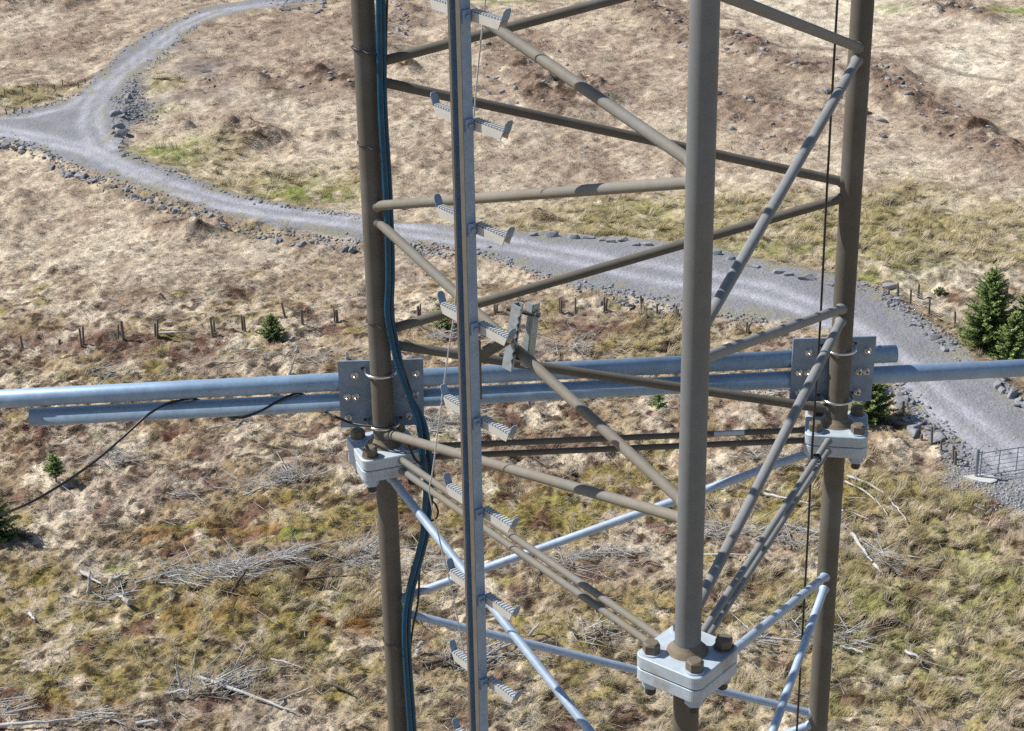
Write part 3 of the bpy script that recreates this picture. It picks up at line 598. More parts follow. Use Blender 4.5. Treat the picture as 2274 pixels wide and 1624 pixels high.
BANKS = [  # line, individual boulders, size, jitter, description, group
 ([(-20, 322), (60, 334), (100, 350), (150, 385), (200, 404), (262, 420)], 42, (.16, .34), (6, 5), 'grey slate boulder in the bank below the left arm of the track', 'boulders below the left arm of the track'),
 ([(270, 428), (340, 450), (420, 478), (500, 502)], 34, (.14, .30), (6, 5), 'grey slate boulder in the bank under the long bend of the track', 'boulders under the long bend'),
 ([(510, 510), (600, 532), (700, 544), (800, 555)], 30, (.14, .28), (6, 4), 'grey slate boulder in the bank left of the dark leg', 'boulders left of the dark leg'),
 ([(900, 560), (960, 567), (1015, 572)], 22, (.14, .28), (5, 4), 'grey slate boulder in the bank between the dark leg and the ladder', 'boulders between dark leg and ladder'),
 ([(1330, 664), (1400, 680), (1460, 690), (1510, 702)], 20, (.14, .26), (10, 5), 'grey slate boulder below the track left of the near leg', 'boulders below the track left of the near leg'),
 ([(1988, 868), (2010, 905), (2045, 955), (2090, 990), (2130, 1020)], 34, (.18, .36), (10, 9), 'grey slate boulder on the near edge of the track above the gate', 'boulders on the near edge above the gate'),
 ([(1960, 668), (2010, 700), (2060, 735), (2110, 775), (2140, 800)], 30, (.12, .28), (9, 7), 'grey slate boulder on the far edge of the track below the spruces', 'boulders on the far edge below the spruces'),
 ([(2196, 850), (2230, 880), (2274, 905), (2310, 930)], 16, (.2, .38), (8, 8), 'large grey boulder on the far edge of the track at the right border', 'boulders at the right border'),
 ([(305, 185), (285, 215), (272, 245), (260, 275), (262, 310), (275, 345)], 26, (.22, .48), (5, 8), 'big grey boulder along the inside of the bend at upper left', 'boulders inside the bend'),
 ([(610, 20), (680, 20), (740, 8)], 14, (.2, .4), (14, 4), 'grey boulder beside the far end of the track at the top', 'boulders at the far end of the track')]
for line, n, (s0, s1), jit, lab, grp in BANKS:
    for px, py in polyline_pts(line, int(n*.9), jit):
        p = gpt(px, py); s = (s0+(s1*1.25-s0)*RNG.uniform(0, 1)**1.8)*1.1; o = bpy.data.objects.new('boulder', pm[RNG.integers(0, 8)]); link(o)
        o.location = (p[0], p[1], p[2]+s*.04); o.rotation_euler = (RNG.normal(0, .35), RNG.normal(0, .35), RNG.uniform(0, 6.28)); o.scale = (s*RNG.uniform(.8, 1.35), s, s*RNG.uniform(.7, 1.1)); tag(o, lab, 'boulder', grp)
ROW = [(1097, 519, .26, 'small flat grey rock, first of the far verge row, just right of the ladder'), (1184, 523, .30, 'grey rock second in the row along the far verge, right of the ladder'), (1226, 526, .44, 'long flat-topped rock, widest of the far verge row between ladder and near leg'), (1272, 530, .40, 'low dark rock just right of the widest rock on the far verge'), (1308, 529, .40, 'tall blocky rock midway along the far verge row'),
       (1335, 535, .28, 'low slab between the tall blocky rock and the pale pair on the far verge'), (1357, 537, .34, 'rounded pale slab right of the low slab on the far verge'), (1385, 535, .34, 'pale upright rock on the far verge, last but two before the near leg'), (1413, 545, .28, 'flat rock on the far verge, last but one before the near leg'), (1437, 545, .34, 'pointed dark rock on the far verge, nearest the left side of the near leg'),
       (1592, 566, .36, 'dark rock on the far verge touching the right side of the near leg'), (1622, 577, .30, 'flat grey rock on the far verge, just right of the near leg'), (1674, 592, .42, 'grey rock on the far verge, left of the wide rock cluster'), (1728, 606, .45, 'widest rock of the far verge cluster, left of the black cable'), (1752, 611, .30, 'blocky dark rock right of the wide rock, left of the black cable'), (1792, 620, .50, 'large dark rock on the far verge beside the black cable'), (1846, 634, .26, 'small dark rock on the far verge touching the far leg'),
       (1975, 640, .5, 'flat pale slab right of the far leg at the corner of the fence')]
for i, (px, py, s, lab) in enumerate(ROW):
    p = gpt(px, py); o = bpy.data.objects.new('boulder', pm[i % 8]); link(o); o.location = (p[0], p[1], p[2]+s*.12); o.rotation_euler = (0, 0, RNG.uniform(-.5, .5)); o.scale = (s*1.15, s*.9, s*.95); tag(o, lab, 'boulder')
HILL = [(880, 68, .8), (900, 80, .6), (1504, 96, .5), (1590, 60, .4), (1812, 198, .5), (1835, 205, .7), (1925, 245, .7), (1955, 268, .7), (1965, 300, .6), (1937, 274, .5), (1860, 215, .5), (1598, 210, .6), (1735, 250, .4), (1720, 305, .4), (1775, 300, .4), (1640, 180, .3), (1115, 205, .5), (1130, 225, .5), (1095, 175, .4), (1150, 210, .4), (1930, 100, .4), (1690, 330, .4), (475, 175, .35), (455, 172, .3), (480, 185, .3), (2010, 190, .4), (1300, 335, .3), (970, 100, .4), (2170, 30, .4), (2085, 12, .5), (860, 75, .5)]
for px, py, s in HILL:
    p = gpt(px, py); s *= .7
    for k in range(1):
        q = p+np.array([RNG.normal(0, s*.3), RNG.normal(0, s*.9), 0]); o = bpy.data.objects.new('boulder', pm[RNG.integers(0, 8)]); link(o); o.location = (q[0], q[1], hz(q[0], q[1])+s*.15); o.rotation_euler = (RNG.normal(0, .3), RNG.normal(0, .3), RNG.uniform(0, 6)); o.scale = (s, s*.8, s*.9)
        tag(o, 'grey outcrop rock showing through the heather on the far hillside', 'boulder', 'outcrop rocks on the far hillside')
# loose rubble too small and too many to count
def rubble(name, pts, s0, s1, m):
    import bmesh
    k = len(pts); P = np.array([gp for gp in pts]); S = s0+(s1-s0)*RNG.uniform(0, 1, k)**2; Vs, Fs = [], []; b = 0
    HP = []
    for j in range(14):
        rr_ = np.random.default_rng(500+j); bm = bmesh.new()
        for _ in range(8): bm.verts.new(rr_.uniform(-1, 1, 3)*np.array([1.1, .8, .5]))
        h_ = bmesh.ops.convex_hull(bm, input=list(bm.verts)); bmesh.ops.delete(bm, geom=[g for g in h_['geom_interior'] if isinstance(g, bmesh.types.BMVert)], context='VERTS'); bm.verts.index_update()
        HP.append((np.array([v.co[:] for v in bm.verts]), np.array([[v.index for v in f.verts] for f in bm.faces]))); bm.free()
    zz = H(P[:, 0], P[:, 1])
    for i in range(k):
        q, F0 = HP[i % 14]; a = RNG.uniform(0, 6.28); ca, sa = math.cos(a), math.sin(a); q = q*S[i]; q = np.stack([q[:, 0]*ca-q[:, 1]*sa, q[:, 0]*sa+q[:, 1]*ca, q[:, 2]], 1)
        Vs.append(q+np.array([P[i, 0], P[i, 1], zz[i]+S[i]*.1])); Fs.append(F0+b); b += len(q)
    return tag(np_mesh(name, np.concatenate(Vs), np.concatenate(Fs), m), kind='stuff')
pts = []
for line, n, sz, jit, _, _ in BANKS:
    for px, py in polyline_pts(line, int(n*9), (jit[0]*1.2, jit[1]*1.5)): pts.append(at(px, py)[:2])
for line, n, j in [([(1020, 572), (1100, 590), (1194, 628), (1300, 656), (1400, 680)], 260, (8, 6)), ([(266, 350), (350, 385), (437, 415), (525, 447), (630, 470), (796, 492)], 260, (6, 3)), ([(1520, 700), (1600, 722), (1700, 735)], 140, (8, 5)), ([(1860, 640), (1960, 665), (2030, 705)], 220, (9, 6)),
                   ([(2100, 1035), (2150, 1050)], 120, (14, 12)), ([(0, 270), (100, 250), (190, 215), (280, 127), (378, 72), (455, 38)], 200, (5, 3)), ([(441, 72), (367, 132), (305, 187)], 120, (4, 4)), ([(280, 250), (330, 265)], 420, (16, 14)), ([(280, 220), (310, 232)], 200, (14, 10)), ([(880, 60), (890, 85)], 120, (16, 9)), ([(620, 14), (750, 0)], 120, (20, 5))]:
    for px, py in polyline_pts(line, n, j): pts.append(at(px, py)[:2])
rubble('rubble', pts, .04, .17, MT['rock'])
op = []
for line, hh, wd in RIDGE[:9]:
    for _ in range(int(9*len(line))):
        i = RNG.integers(0, len(line)-1); f = RNG.uniform(0, 1); p0 = W([line[i], line[i+1]]); op.append(p0[0]*(1-f)+p0[1]*f+RNG.normal(0, wd*.8, 2)+np.array([0, -.8]))
op = [q for q in op if road_d(np.array([q[0]]), np.array([q[1]]))[0] > .5]
rubble('hillside_stones', op, .12, .36, MT['rockpale'])
rubble('crushed_stone', [at(px, py)[:2] for px, py in polyline_pts([(2110, 1070), (2180, 1095), (2240, 1130), (2300, 1170)], 1500, (30, 24))], .025, .10, MT['rockpale'])
x, y = scatter(26000, ylo=-20); k = (road_d(x, y) < .2); x, y = x[k], y[k]; gp_ = [(a, b) for a, b in zip(x[:3200], y[:3200])]
rubble('gravel', gp_, .012, .03, MT['rock'])

# ------------------------------------------------------------------ standing water
MT['water'] = mat('bog_water', (.10, .095, .09), .08, spec=.8)
for px, py, rx, ry in [(1010, 238, 34, 5), (1050, 244, 14, 3), (458, 168, 13, 3), (318, 722, 10, 3), (980, 249, 14, 2)]:
    c = at(px, py); a = rx*c[1]/FPX; b = abs(at(px, py-ry)[1]-at(px, py+ry)[1])/2; T = np.linspace(0, 2*math.pi, 28, endpoint=False); q = .75+.5*fbm(np.cos(T)*1.3+px, np.sin(T)*1.3, 3, 5)
    X = c[0]+a*q*np.cos(T); Y = c[1]+b*q*np.sin(T); z = float(np.percentile(H(X, Y), 70))+.03; mb = MB(); mb.add([(u, v, z) for u, v in zip(X, Y)], [tuple(range(28))]); tag(mb.build('water', MT['water']), kind='structure')

# ================================================================== FENCE POSTS
def top_height(b, tx, ty):
    p0 = pix(b); p1 = pix(b+[0, 0, 1.0]); return max(.25, (p0[1]-ty)/max(1e-3, p0[1]-p1[1]))
POSTS = [((50, 772), (45.5, 745), 'leftmost post of the old fence across the left field, leaning left'), ((132, 764), (131.6, 754), 'broken off stub between the leftmost post and the first pair of posts'), ((180, 764), (176, 729), 'left post of the first pair in the left field'), ((185, 763), (184, 725), 'darker right post of the first pair in the left field'),
 ((263, 754), (262, 722), 'thin left post of the second pair in the left field'), ((275, 758), (269, 713), 'thick taller right post of the second pair, leaning left'), ((346, 751), (344, 718), 'shorter post of the pair standing tight together in the left field'), ((349, 751), (350, 708), 'taller post of the pair standing tight together in the left field'),
 ((472, 743), (467, 705), 'taller left post of the fourth pair, leaning left'), ((476, 741), (474.6, 711), 'shorter right post of the fourth pair'), ((539, 731), (535.5, 700), 'left post of the pair just left of the small round spruce'), ((544, 732), (541, 702), 'right post of the pair just left of the small round spruce'),
 ((604.5, 722), (604.5, 697), 'post rising behind the small round spruce'), ((633.5, 703), (625, 672), 'dark post standing back from the line, leaning strongly left'), ((672, 721), (668.5, 688), 'thick single post right of the small round spruce'), ((743, 716), (741, 683), 'thin left post of the pair nearest the dark leg'), ((749, 717), (747, 689), 'thick dark right post of the pair nearest the dark leg'),
 ((929, 703), (928, 680), 'short thick post between the cables and the ladder'), ((933.6, 703), (933.6, 675.5), 'taller thin post between the cables and the ladder'), ((1099, 696), (1098, 676), 'left post of the pair left of the toothed clamp'), ((1103, 696), (1104, 676), 'right post of the pair left of the toothed clamp'),
 ((1242, 694), (1243, 662), 'left post of the pair right of the toothed clamp'), ((1245.5, 695), (1246.5, 666), 'right post of the pair right of the toothed clamp'), ((1278, 692), (1278, 662), 'thin single post right of the toothed clamp'), ((1341.7, 695), (1341.7, 660), 'upright left post of the pair midway between clamp and near leg'), ((1345.5, 694), (1348, 663), 'right leaning post of the pair midway between clamp and near leg'),
 ((1425, 687), (1422.6, 656), 'left post of the pair among the bank stones left of the near leg'), ((1429, 686), (1428, 663), 'right post of the pair among the bank stones left of the near leg'), ((1459, 697.5), (1459, 675), 'single short post left of the near leg'), ((1502, 711.5), (1502, 679), 'taller post against the left side of the near leg'), ((1505, 711.5), (1505.5, 686), 'shorter post against the left side of the near leg'),
 ((1657.6, 738), (1659, 715), 'left post of the pair right of the near leg at the track edge'), ((1662.5, 739.5), (1664, 721), 'right post of the pair right of the near leg at the track edge'),
 ((2005.5, 930), (2007, 891), 'post below the right pipe, beside the rock bank'), ((2047, 976), (2047, 966), 'short stub in the grass between the post below the pipe and the track'), ((2069, 988), (2070, 947), 'tallest post on the near edge of the track above the gate'), ((2089, 1007), (2090, 977.5), 'thin dark post, third before the gate'), ((2117, 1023), (2117.5, 989), 'taller post of the pair beside the gate'), ((2121.7, 1033.5), (2122, 1001), 'shorter pale post of the pair beside the gate'),
 ((1974, 657), (1974, 645), 'short dark post right of the far leg at the track corner'), ((2092, 657), (2093, 639), 'thick post in the pale grass above the upper wire fence'), ((2038.7, 661), (2041, 631), 'post in the pale grass behind the start of the wire fence'), ((2235, 655), (2238, 632), 'post between the two tallest spruces'),
 ((10, 210), (9, 197), 'leftmost post of the far upper left fence'), ((52, 211), (49, 197), 'second post of the far upper left fence'), ((84, 195), (83, 184), 'third post of the far upper left fence'), ((122, 201), (120, 187), 'fourth post of the far upper left fence'), ((139, 189), (138, 177), 'fifth post of the far upper left fence'), ((174, 196), (173, 183), 'sixth post of the far upper left fence'), ((189, 186), (188, 174), 'post of the far upper left fence next to the track'),
 ((16, 255), (11, 241), 'left post of three above the left arm of the track'), ((33, 253), (31, 239), 'middle post of three above the left arm of the track'), ((49, 251), (48, 236), 'right post of three above the left arm of the track')]
def add_post(b, tx, ty, name='fence_post', r=.055):
    h = top_height(b, tx, ty); t = at_y(tx, ty, b[1]); t[2] = b[2]+h
    mb = MB(); P = [b-[0, 0, .15], b*(.5)+t*.5+RNG.normal(0, .008, 3), t]; mb.path(P, [r*1.02, r, r*.94], 8)
    mb.add([t+np.array([math.cos(a)*r*.94, math.sin(a)*r*.94, .001]) for a in np.linspace(0, 2*math.pi, 8, endpoint=False)]+[t+[0, 0, .02]], [(i, (i+1) % 8, 8) for i in range(8)])
    return mb, h
for (bx, by), (tx, ty), lab in POSTS:
    b = gpt(bx, by); r = .045 if 'thin' in lab or by < 260 else (.075 if 'thick' in lab else .058)
    mb, h = add_post(b, tx, ty, r=r); tag(mb.build('fence_post', MT['post'], loc=b), 'weathered wooden '+lab if 'post' in lab else lab, 'fence post')
def wire_fence(label, pp):
    root = empty('wire_fence', tuple(gpt(*pp[0][0])), label, 'fence'); T = []
    for (bx, by), (tx, ty) in pp:
        b = gpt(bx, by); mb, h = add_post(b, tx, ty, r=.055); mb.build('post', MT['post'], root); T.append((b, min(h, 1.25)))
    for k in range(len(T)-1):
        (a, ha), (b, hb) = T[k], T[k+1]; mb = MB(); n = max(3, int(np.linalg.norm(b-a)/.35))
        for q in np.linspace(.12, .96, 7): mb.path([a*(1-s)+b*s+[0, 0, q*(ha*(1-s)+hb*s)-.03*math.sin(math.pi*s)] for s in np.linspace(0, 1, 6)], .006, 4, False)
        for i in range(1, n): s = i/n; g0 = a*(1-s)+b*s; g0[2] = a[2]*(1-s)+b[2]*s; mb.path([g0+[0, 0, .12*ha], g0+[0, 0, .8*ha]], .004, 3, False)
        mb.build('wire_netting', MT['wire'], root)
wire_fence('sheep netting fence on wooden posts in front of the spruces at the right edge', [((1994, 657), (1994, 629)), ((2021.6, 676.5), (2023, 643)), ((2062.5, 697), (2064.6, 664)), ((2119.6, 727), (2121, 691.6)), ((2181, 767), (2182.6, 730)), ((2240, 799), (2241.7, 767.5)), ((2310, 840), (2312, 806))])

# ------------------------------------------------------------------ gate
gb = gpt(2166.9, 1063); pad = [gpt(x, y) for x, y in [(2139, 1062), (2165, 1058), (2200, 1056), (2215, 1065), (2213, 1071), (2200, 1076), (2178, 1073), (2158, 1069)]]
mb = MB(); zc = gb[2]; V = [np.array([p[0], p[1], zc+.09]) for p in pad]; n = len(V)
V2 = [v*1.0 for v in V]+[gb*.08+.92*v+[0, 0, .03] for v in V]+[np.array([p[0], p[1], zc-.3]) for p in pad]
mb.add(V2, [tuple(range(n, 2*n))]+[(i, (i+1) % n, n+(i+1) % n, n+i) for i in range(n)]+[((i+1) % n, i, 2*n+i, 2*n+(i+1) % n) for i in range(n)])
tag(mb.build('concrete_pad', MT['concrete'], loc=gb), 'pale lump of concrete poured round the foot of the gate post', 'concrete base')
gp = empty('gate_post', tuple(gb), 'round galvanised steel gate post set in the pale concrete', 'gate post')
mb = MB(); mb.tube(gb-[0, 0, .2], gb+[0, 0, 1.3], .065, 16); mb.build('post', MT['gate'], gp)
mb = MB(); mb.tube(gb+[0, 0, 1.3], gb+[0, 0, 1.33], .072, 16); mb.build('cap', MT['gate'], gp)
for z in (.25, 1.2): mb = MB(); mb.box(gb+[.10, 0, z], [(1, 0, 0), (0, 1, 0), (0, 0, 1)], (.11, .03, .035)); mb.build('hinge', MT['gate'], gp)
ga = gb+np.array([.16, 0, 0]); d_ = gpt(2274, 1048)-gpt(2176, 1064); gd = np.array([d_[0], d_[1], 0]); gd /= np.linalg.norm(gd)
gt = empty('field_gate', tuple(ga), 'grey blue six bar metal field gate standing open beside its post at the right edge', 'gate')
LG = 3.3
for z in (.12, .33, .53, .73, .94, 1.16):
    mb = MB(); r = .022 if z in (.12, 1.16) else .011; mb.tube(ga+[0, 0, z], ga+gd*LG+[0, 0, z], r, 8); mb.build('bar', MT['gate'], gt)
for s in (0, .82, 1.64, 2.46, LG): mb = MB(); mb.box(ga+gd*s+[0, 0, .64], [gd, np.cross(gd, [0, 0, 1]), (0, 0, 1)], (.032, .03, 1.10 if s else 1.28)); mb.build('upright', MT['gate'], gt)
tag(gt)

# ================================================================== SPRUCES
def spruce(px, py, h, wd, label, n=70, tone=1.0, seed=1, trunk_show=.0):
    r = np.random.default_rng(seed); b = gpt(px, py); root = empty('spruce_tree', tuple(b), label, 'tree')
    mb = MB(); mb.path([b-[0, 0, .1], b+[0, 0, h*.4], b+[r.normal(0, .02), 0, h*.97]], [h*.02+.015, h*.012+.01, .008], 8); mb.build('trunk', MT['bark'], root)
    Vs, Cs, As, Bs = [], [], [], []
    nw = max(7, n//8)
    for i in range(n):
        t = min(.985, (int(i*nw/n)+.3+r.normal(0, .10))/nw); z = h*(trunk_show+(1-trunk_show)*max(t, .01)**.9); L = wd/2*(1-t)**.8*r.uniform(.75, 1.15)*(1.0 if t > .12 else .85)+.035*h*.5
        a = i*2.399+r.normal(0, .3); dr = np.array([math.cos(a), math.sin(a), 0]); up = r.uniform(.05, .35)+.7*t; sd = np.array([-dr[1], dr[0], 0])
        m = max(5, int(L/.045)); s = np.linspace(.12, 1, m)
        Pc = b+np.array([0, 0, z])+dr*(s*L)[:, None]+np.array([0, 0, 1])*((s*L*up)-(.18*L*(s**1.5))+.12*L*s**4)[:, None]
        As.append(Pc[:-1]); Bs.append(Pc[1:])
        for side in (-1, 1):
            for rep in range(3):
                q = r.uniform(.4, 1.1, m)*(.07+.26*L*(1-s*.85)); d = dr*.75+sd*side*r.uniform(.2, 1.0, m)[:, None]+np.array([0, 0, 1])*r.normal(-.05, .35, m)[:, None]
                d /= np.linalg.norm(d, axis=1)[:, None]; P0 = Pc+r.normal(0, .02, Pc.shape); wv = np.cross(d, np.array([0, 0, 1.])+r.normal(0, .6, 3)); wv /= np.linalg.norm(wv, axis=1)[:, None]+1e-9
                ww = r.uniform(.016, .034, m)[:, None]
                Q = np.stack([P0-wv*ww*.5, P0+d*q[:, None]*.6+wv*ww, P0+d*q[:, None], P0+d*q[:, None]*.55-wv*ww], 1); Vs.append(Q.reshape(-1, 3))
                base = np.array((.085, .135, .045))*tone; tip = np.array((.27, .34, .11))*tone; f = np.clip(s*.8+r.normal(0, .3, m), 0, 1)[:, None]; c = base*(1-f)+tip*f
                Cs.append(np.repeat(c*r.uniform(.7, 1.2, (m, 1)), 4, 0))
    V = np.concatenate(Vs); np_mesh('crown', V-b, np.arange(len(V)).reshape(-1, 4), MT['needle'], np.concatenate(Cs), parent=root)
    A = np.concatenate(As); B = np.concatenate(Bs); V, F = stick_mesh(A, B, np.full(len(A), .009), np.full(len(A), .007)); np_mesh('limbs', V-b, F, MT['bark'], parent=root)
def sp(px, py, hpx, wpx, label, **k):
    b = gpt(px, py); z = (b-CAM)@FW; p0 = pix(b); p1 = pix(b+[0, 0, 1.]); spruce(px, py, hpx/(p0[1]-p1[1]), wpx*z/FPX, label, **k)
sp(2192, 772, 172, 140, 'tallest green spruce right of the far leg, standing behind the wire fence', n=230, seed=3, tone=1.35)
sp(2290, 770, 150, 130, 'dark spruce cut by the right edge, behind the tallest one', n=210, seed=4, tone=1.15)
sp(2248, 800, 105, 95, 'young bushy spruce at the right edge, in front of the two bigger spruces', n=150, seed=5, tone=1.5)
sp(1936, 935, 112, 110, 'dark green spruce half hidden behind the right bracket plate', n=150, seed=6, tone=1.1)
sp(604, 752, 52, 66, 'small round spruce bush beside the fence posts in the left field', n=80, seed=7, tone=1.1)
sp(125, 1068, 56, 52, 'very small bright spruce with a bare stem, alone in the left field', n=60, seed=8, tone=1.25, trunk_show=.3)
sp(-12, 1200, 110, 120, 'dark spruce cut by the left edge below the cable', n=150, seed=9, tone=.95)
sp(985, 727, 56, 80, 'sparse little spruce seen between the wire and the ladder', n=36, seed=10, tone=1.2)
sp(1462, 904, 34, 46, 'tiny bright green spruce seedling left of the near leg', n=28, seed=12, tone=1.7)
sp(2085, 658, 20, 30, 'tiny spruce in the pale grass above the wire fence', n=24, seed=13)
sp(1485, 1160, 40, 26, 'thin spruce seedling beside the left side of the near leg', n=20, seed=14)

# ================================================================== LATTICE TOWER
LEG = {'A': np.array([-.4089, 5.2497]), 'B': np.array([1.0500, 5.3887]), 'C': np.array([.4410, 4.0558])}
def leg_at(k, y):
    xy = LEG[k]; v = (y-CY)/FPX; a = np.array([xy[0], xy[1], 0])
    z = (v*(a@FW)-a@DN)/(DN[2]-v*FW[2]); return np.array([xy[0], xy[1], CAMZ+z])
CEN = (LEG['A']+LEG['B']+LEG['C'])/3; RL = .034
FZ = {'A': leg_at('A', 985)[2], 'B': leg_at('B', 940)[2], 'C': leg_at('C', 1444)[2]}
tw = empty('lattice_tower', (CEN[0], CEN[1], 0), 'three legged lattice tower of dusty grey brown steel tubes with bolted flanges, filling the view', 'tower')
def leg_label(k): return {'A': 'dark brown left leg carrying the cables', 'B': 'right hand far leg', 'C': 'thick near leg in grey steel'}[k]
for k, (x, y) in LEG.items():
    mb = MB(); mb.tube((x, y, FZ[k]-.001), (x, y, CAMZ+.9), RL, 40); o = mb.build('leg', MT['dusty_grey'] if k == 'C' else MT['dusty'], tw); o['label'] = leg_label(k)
    mb = MB(); mb.tube((x, y, hz(x, y) if False else -.3), (x, y, FZ[k]-.076), RL*1.0, 40); o = mb.build('leg', MT['dusty'], tw); o['label'] = leg_label(k)+', part below the flange'
def brace(k0, y0, k1, y1, r=.0149, m='dusty', name='brace', trim=.022):
    a, b = leg_at(k0, y0), leg_at(k1, y1); d = (b-a)/np.linalg.norm(b-a); s = math.hypot(d[0], d[1])
    mb = MB(); mb.tube(a+d*trim/s, b-d*trim/s, r, 20)
    for p, sg in ((a, 1), (b, -1)):   # weld collar
        q = p+d*sg*(RL-.004)/s; mb.path([q-d*sg*.004, q+d*sg*.006, q+d*sg*.012], [r*1.34, r*1.22, r*1.0], 20, False)
    return mb.build(name, MT[m], tw)
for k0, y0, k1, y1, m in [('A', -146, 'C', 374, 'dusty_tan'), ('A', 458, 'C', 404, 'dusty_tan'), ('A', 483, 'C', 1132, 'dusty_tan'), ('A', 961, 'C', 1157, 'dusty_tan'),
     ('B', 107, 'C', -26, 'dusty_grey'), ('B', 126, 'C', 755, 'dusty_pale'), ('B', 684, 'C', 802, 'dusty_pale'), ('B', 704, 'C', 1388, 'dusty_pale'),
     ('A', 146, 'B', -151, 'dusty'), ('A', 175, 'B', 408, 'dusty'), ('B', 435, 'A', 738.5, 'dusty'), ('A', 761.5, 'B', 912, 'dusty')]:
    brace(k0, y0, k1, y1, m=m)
for k0, y0, k1, y1 in [('A', 1336, 'B', 985), ('A', 1355, 'B', 1588), ('B', 1604, 'A', 1935), ('B', 1277, 'C', 1530), ('B', 1293, 'C', 2208), ('A', 1046, 'C', 1886)]:
    brace(k0, y0, k1, y1, r=.0138, m='galv')
# panels above and below the picture, so that their light and shade are there
zA = lambda y: leg_at('A', y)[2]
PAN = zA(160)-zA(748)
def pair(k0, z0, k1, z1, m, r=.0149):
    a = np.array([*LEG[k0], z0]); b = np.array([*LEG[k1], z1]); mb = MB(); mb.tube(a, b, r, 14); mb.build('brace', MT[m], tw)
zc0 = leg_at('A', -146)[2]; zb = leg_at('B', -151)[2]; zcc = leg_at('C', -26)[2]
pair('A', zc0+.03, 'C', zc0+.55, 'dusty_grey'); pair('B', zb+.03, 'A', zb+.5, 'dusty'); pair('C', zcc+.03, 'B', zcc+.5, 'dusty_grey')
z0 = leg_at('A', 1935)[2]
for i in range(4):
    z = z0-.06-i*PAN; pair('A', z, 'B', z-PAN/2, 'galv', .0138); pair('B', z-PAN/2-.05, 'A', z-PAN+.03, 'galv', .0138); pair('C', z-.1, 'B', z-PAN/2-.1, 'galv', .0138); pair('C', z-PAN*.6, 'A', z-.2-PAN, 'galv', .0138)
# flange joints
TPL = .0365
def rsq(half, rad, n=7):
    out = []
    for cx, cy, a0 in ((1, 1, 0), (-1, 1, 90), (-1, -1, 180), (1, -1, 270)):
        for i in range(n+1):
            a = math.radians(a0+90*i/n); out.append((cx*(half-rad)+rad*math.cos(a), cy*(half-rad)+rad*math.sin(a)))
    return out
for k in 'ABC':
    x, y = LEG[k]; rad = np.array([x, y])-CEN; ang = math.atan2(rad[1], rad[0])+math.pi/4
    ax = np.array([math.cos(ang), math.sin(ang), 0]); ay = np.array([-math.sin(ang), math.cos(ang), 0]); up = np.array([0, 0, 1.0]); z = FZ[k]
    where = {'A': 'left', 'B': 'far right', 'C': 'near'}[k]
    for nm, zz in (('upper', z-TPL), ('lower', z-2*TPL-.0025)):
        mb = MB(); mb.prism(rsq(.1005 if nm == 'upper' else .100, .026), (x, y, zz), ax, ay, up, TPL, bev=.0022)
        o = mb.build('flange_plate', MT['galv_pale'], tw); o['label'] = '%s plate of the %s flange' % (nm, where)
        if nm == 'upper': fl = o
    mb = MB(); mb.prism(rsq(.094, .024), (x, y, z-TPL-.0026), ax, ay, up, .0028); mb.build('gasket', MT['slot'], fl)
    mb = MB(); mb.path([(x, y, z-.001), (x, y, z+.003), (x, y, z+.006), (x, y, z+.009), (x, y, z+.013), (x, y, z+.026)], [.055, .0535, .048, .0475, .041, RL+.0008], 40, False); mb.build('weld_cone', MT['weld'], fl)
    mb = MB(); mb.path([(x, y, z-2*TPL-.002), (x, y, z-2*TPL-.012), (x, y, z-2*TPL-.034)], [.060, .047, RL+.001], 40, False); mb.build('weld_cone', MT['weld'], fl)
    for i in range(4):
        a = ang+math.pi/4+i*math.pi/2; c = np.array([x+.095*math.cos(a), y+.095*math.sin(a), z])
        far = (k == 'A' and i in (0, 3)) or (k == 'B' and i == 0)
        hexp = [(.0235*math.cos(math.radians(60*j+i*17+11)), .0235*math.sin(math.radians(60*j+i*17+11))) for j in range(6)]
        mb = MB(); mb.prism(hexp, c+[0, 0, .004], (1, 0, 0), (0, 1, 0), (0, 0, 1), .026, bev=.0025)
        mb.path([c+[0, 0, .030], c+[0, 0, .0325]], [.019, .0165], 24)
        b_ = mb.build('bolt', MT['bolt'], fl)
        mb = MB(); mb.path([c, c+[0, 0, .0045]], .0265, 28); w_ = mb.build('washer', MT['galv_pale'] if i else MT['bolt'], fl)
        cb = c-[0, 0, 2*TPL+.002]
        mb = MB(); mb.prism(hexp, cb-[0, 0, .026], (1, 0, 0), (0, 1, 0), (0, 0, 1), .025, bev=.002); mb.build('nut', MT['galv'], fl)
        mb = MB(); mb.path([cb-[0, 0, .024], cb-[0, 0, .046], cb-[0, 0, .050]], [.0145, .0145, .011], 16); mb.build('bolt_end', MT['boltdark'], fl)
# twin ties between the flanges
for k0, k1, m, r, dz in (('A', 'C', 'dusty_tan', .0108, (-.018, -.056)), ('B', 'C', 'dusty_pale', .0105, (-.018, -.056)), ('A', 'B', 'dusty', .0098, (-.018, -.056))):
    a2, b2 = LEG[k0], LEG[k1]; d = (b2-a2)/np.linalg.norm(b2-a2)
    for q in dz:
        e = .088; p0 = np.array([*(a2+d*e), FZ[k0]+q]); p1 = np.array([*(b2-d*e), FZ[k1]+q]); mb = MB(); mb.tube(p0, p1, r, 18)
        for p, s in ((p0, 1), (p1, -1)): dd = np.array([*d, 0])*s; mb.path([p+dd*.006, p+dd*.016, p+dd*.024], [r*1.45, r*1.3, r], 16, False)
        mb.build('tie_tube', MT[m], tw)
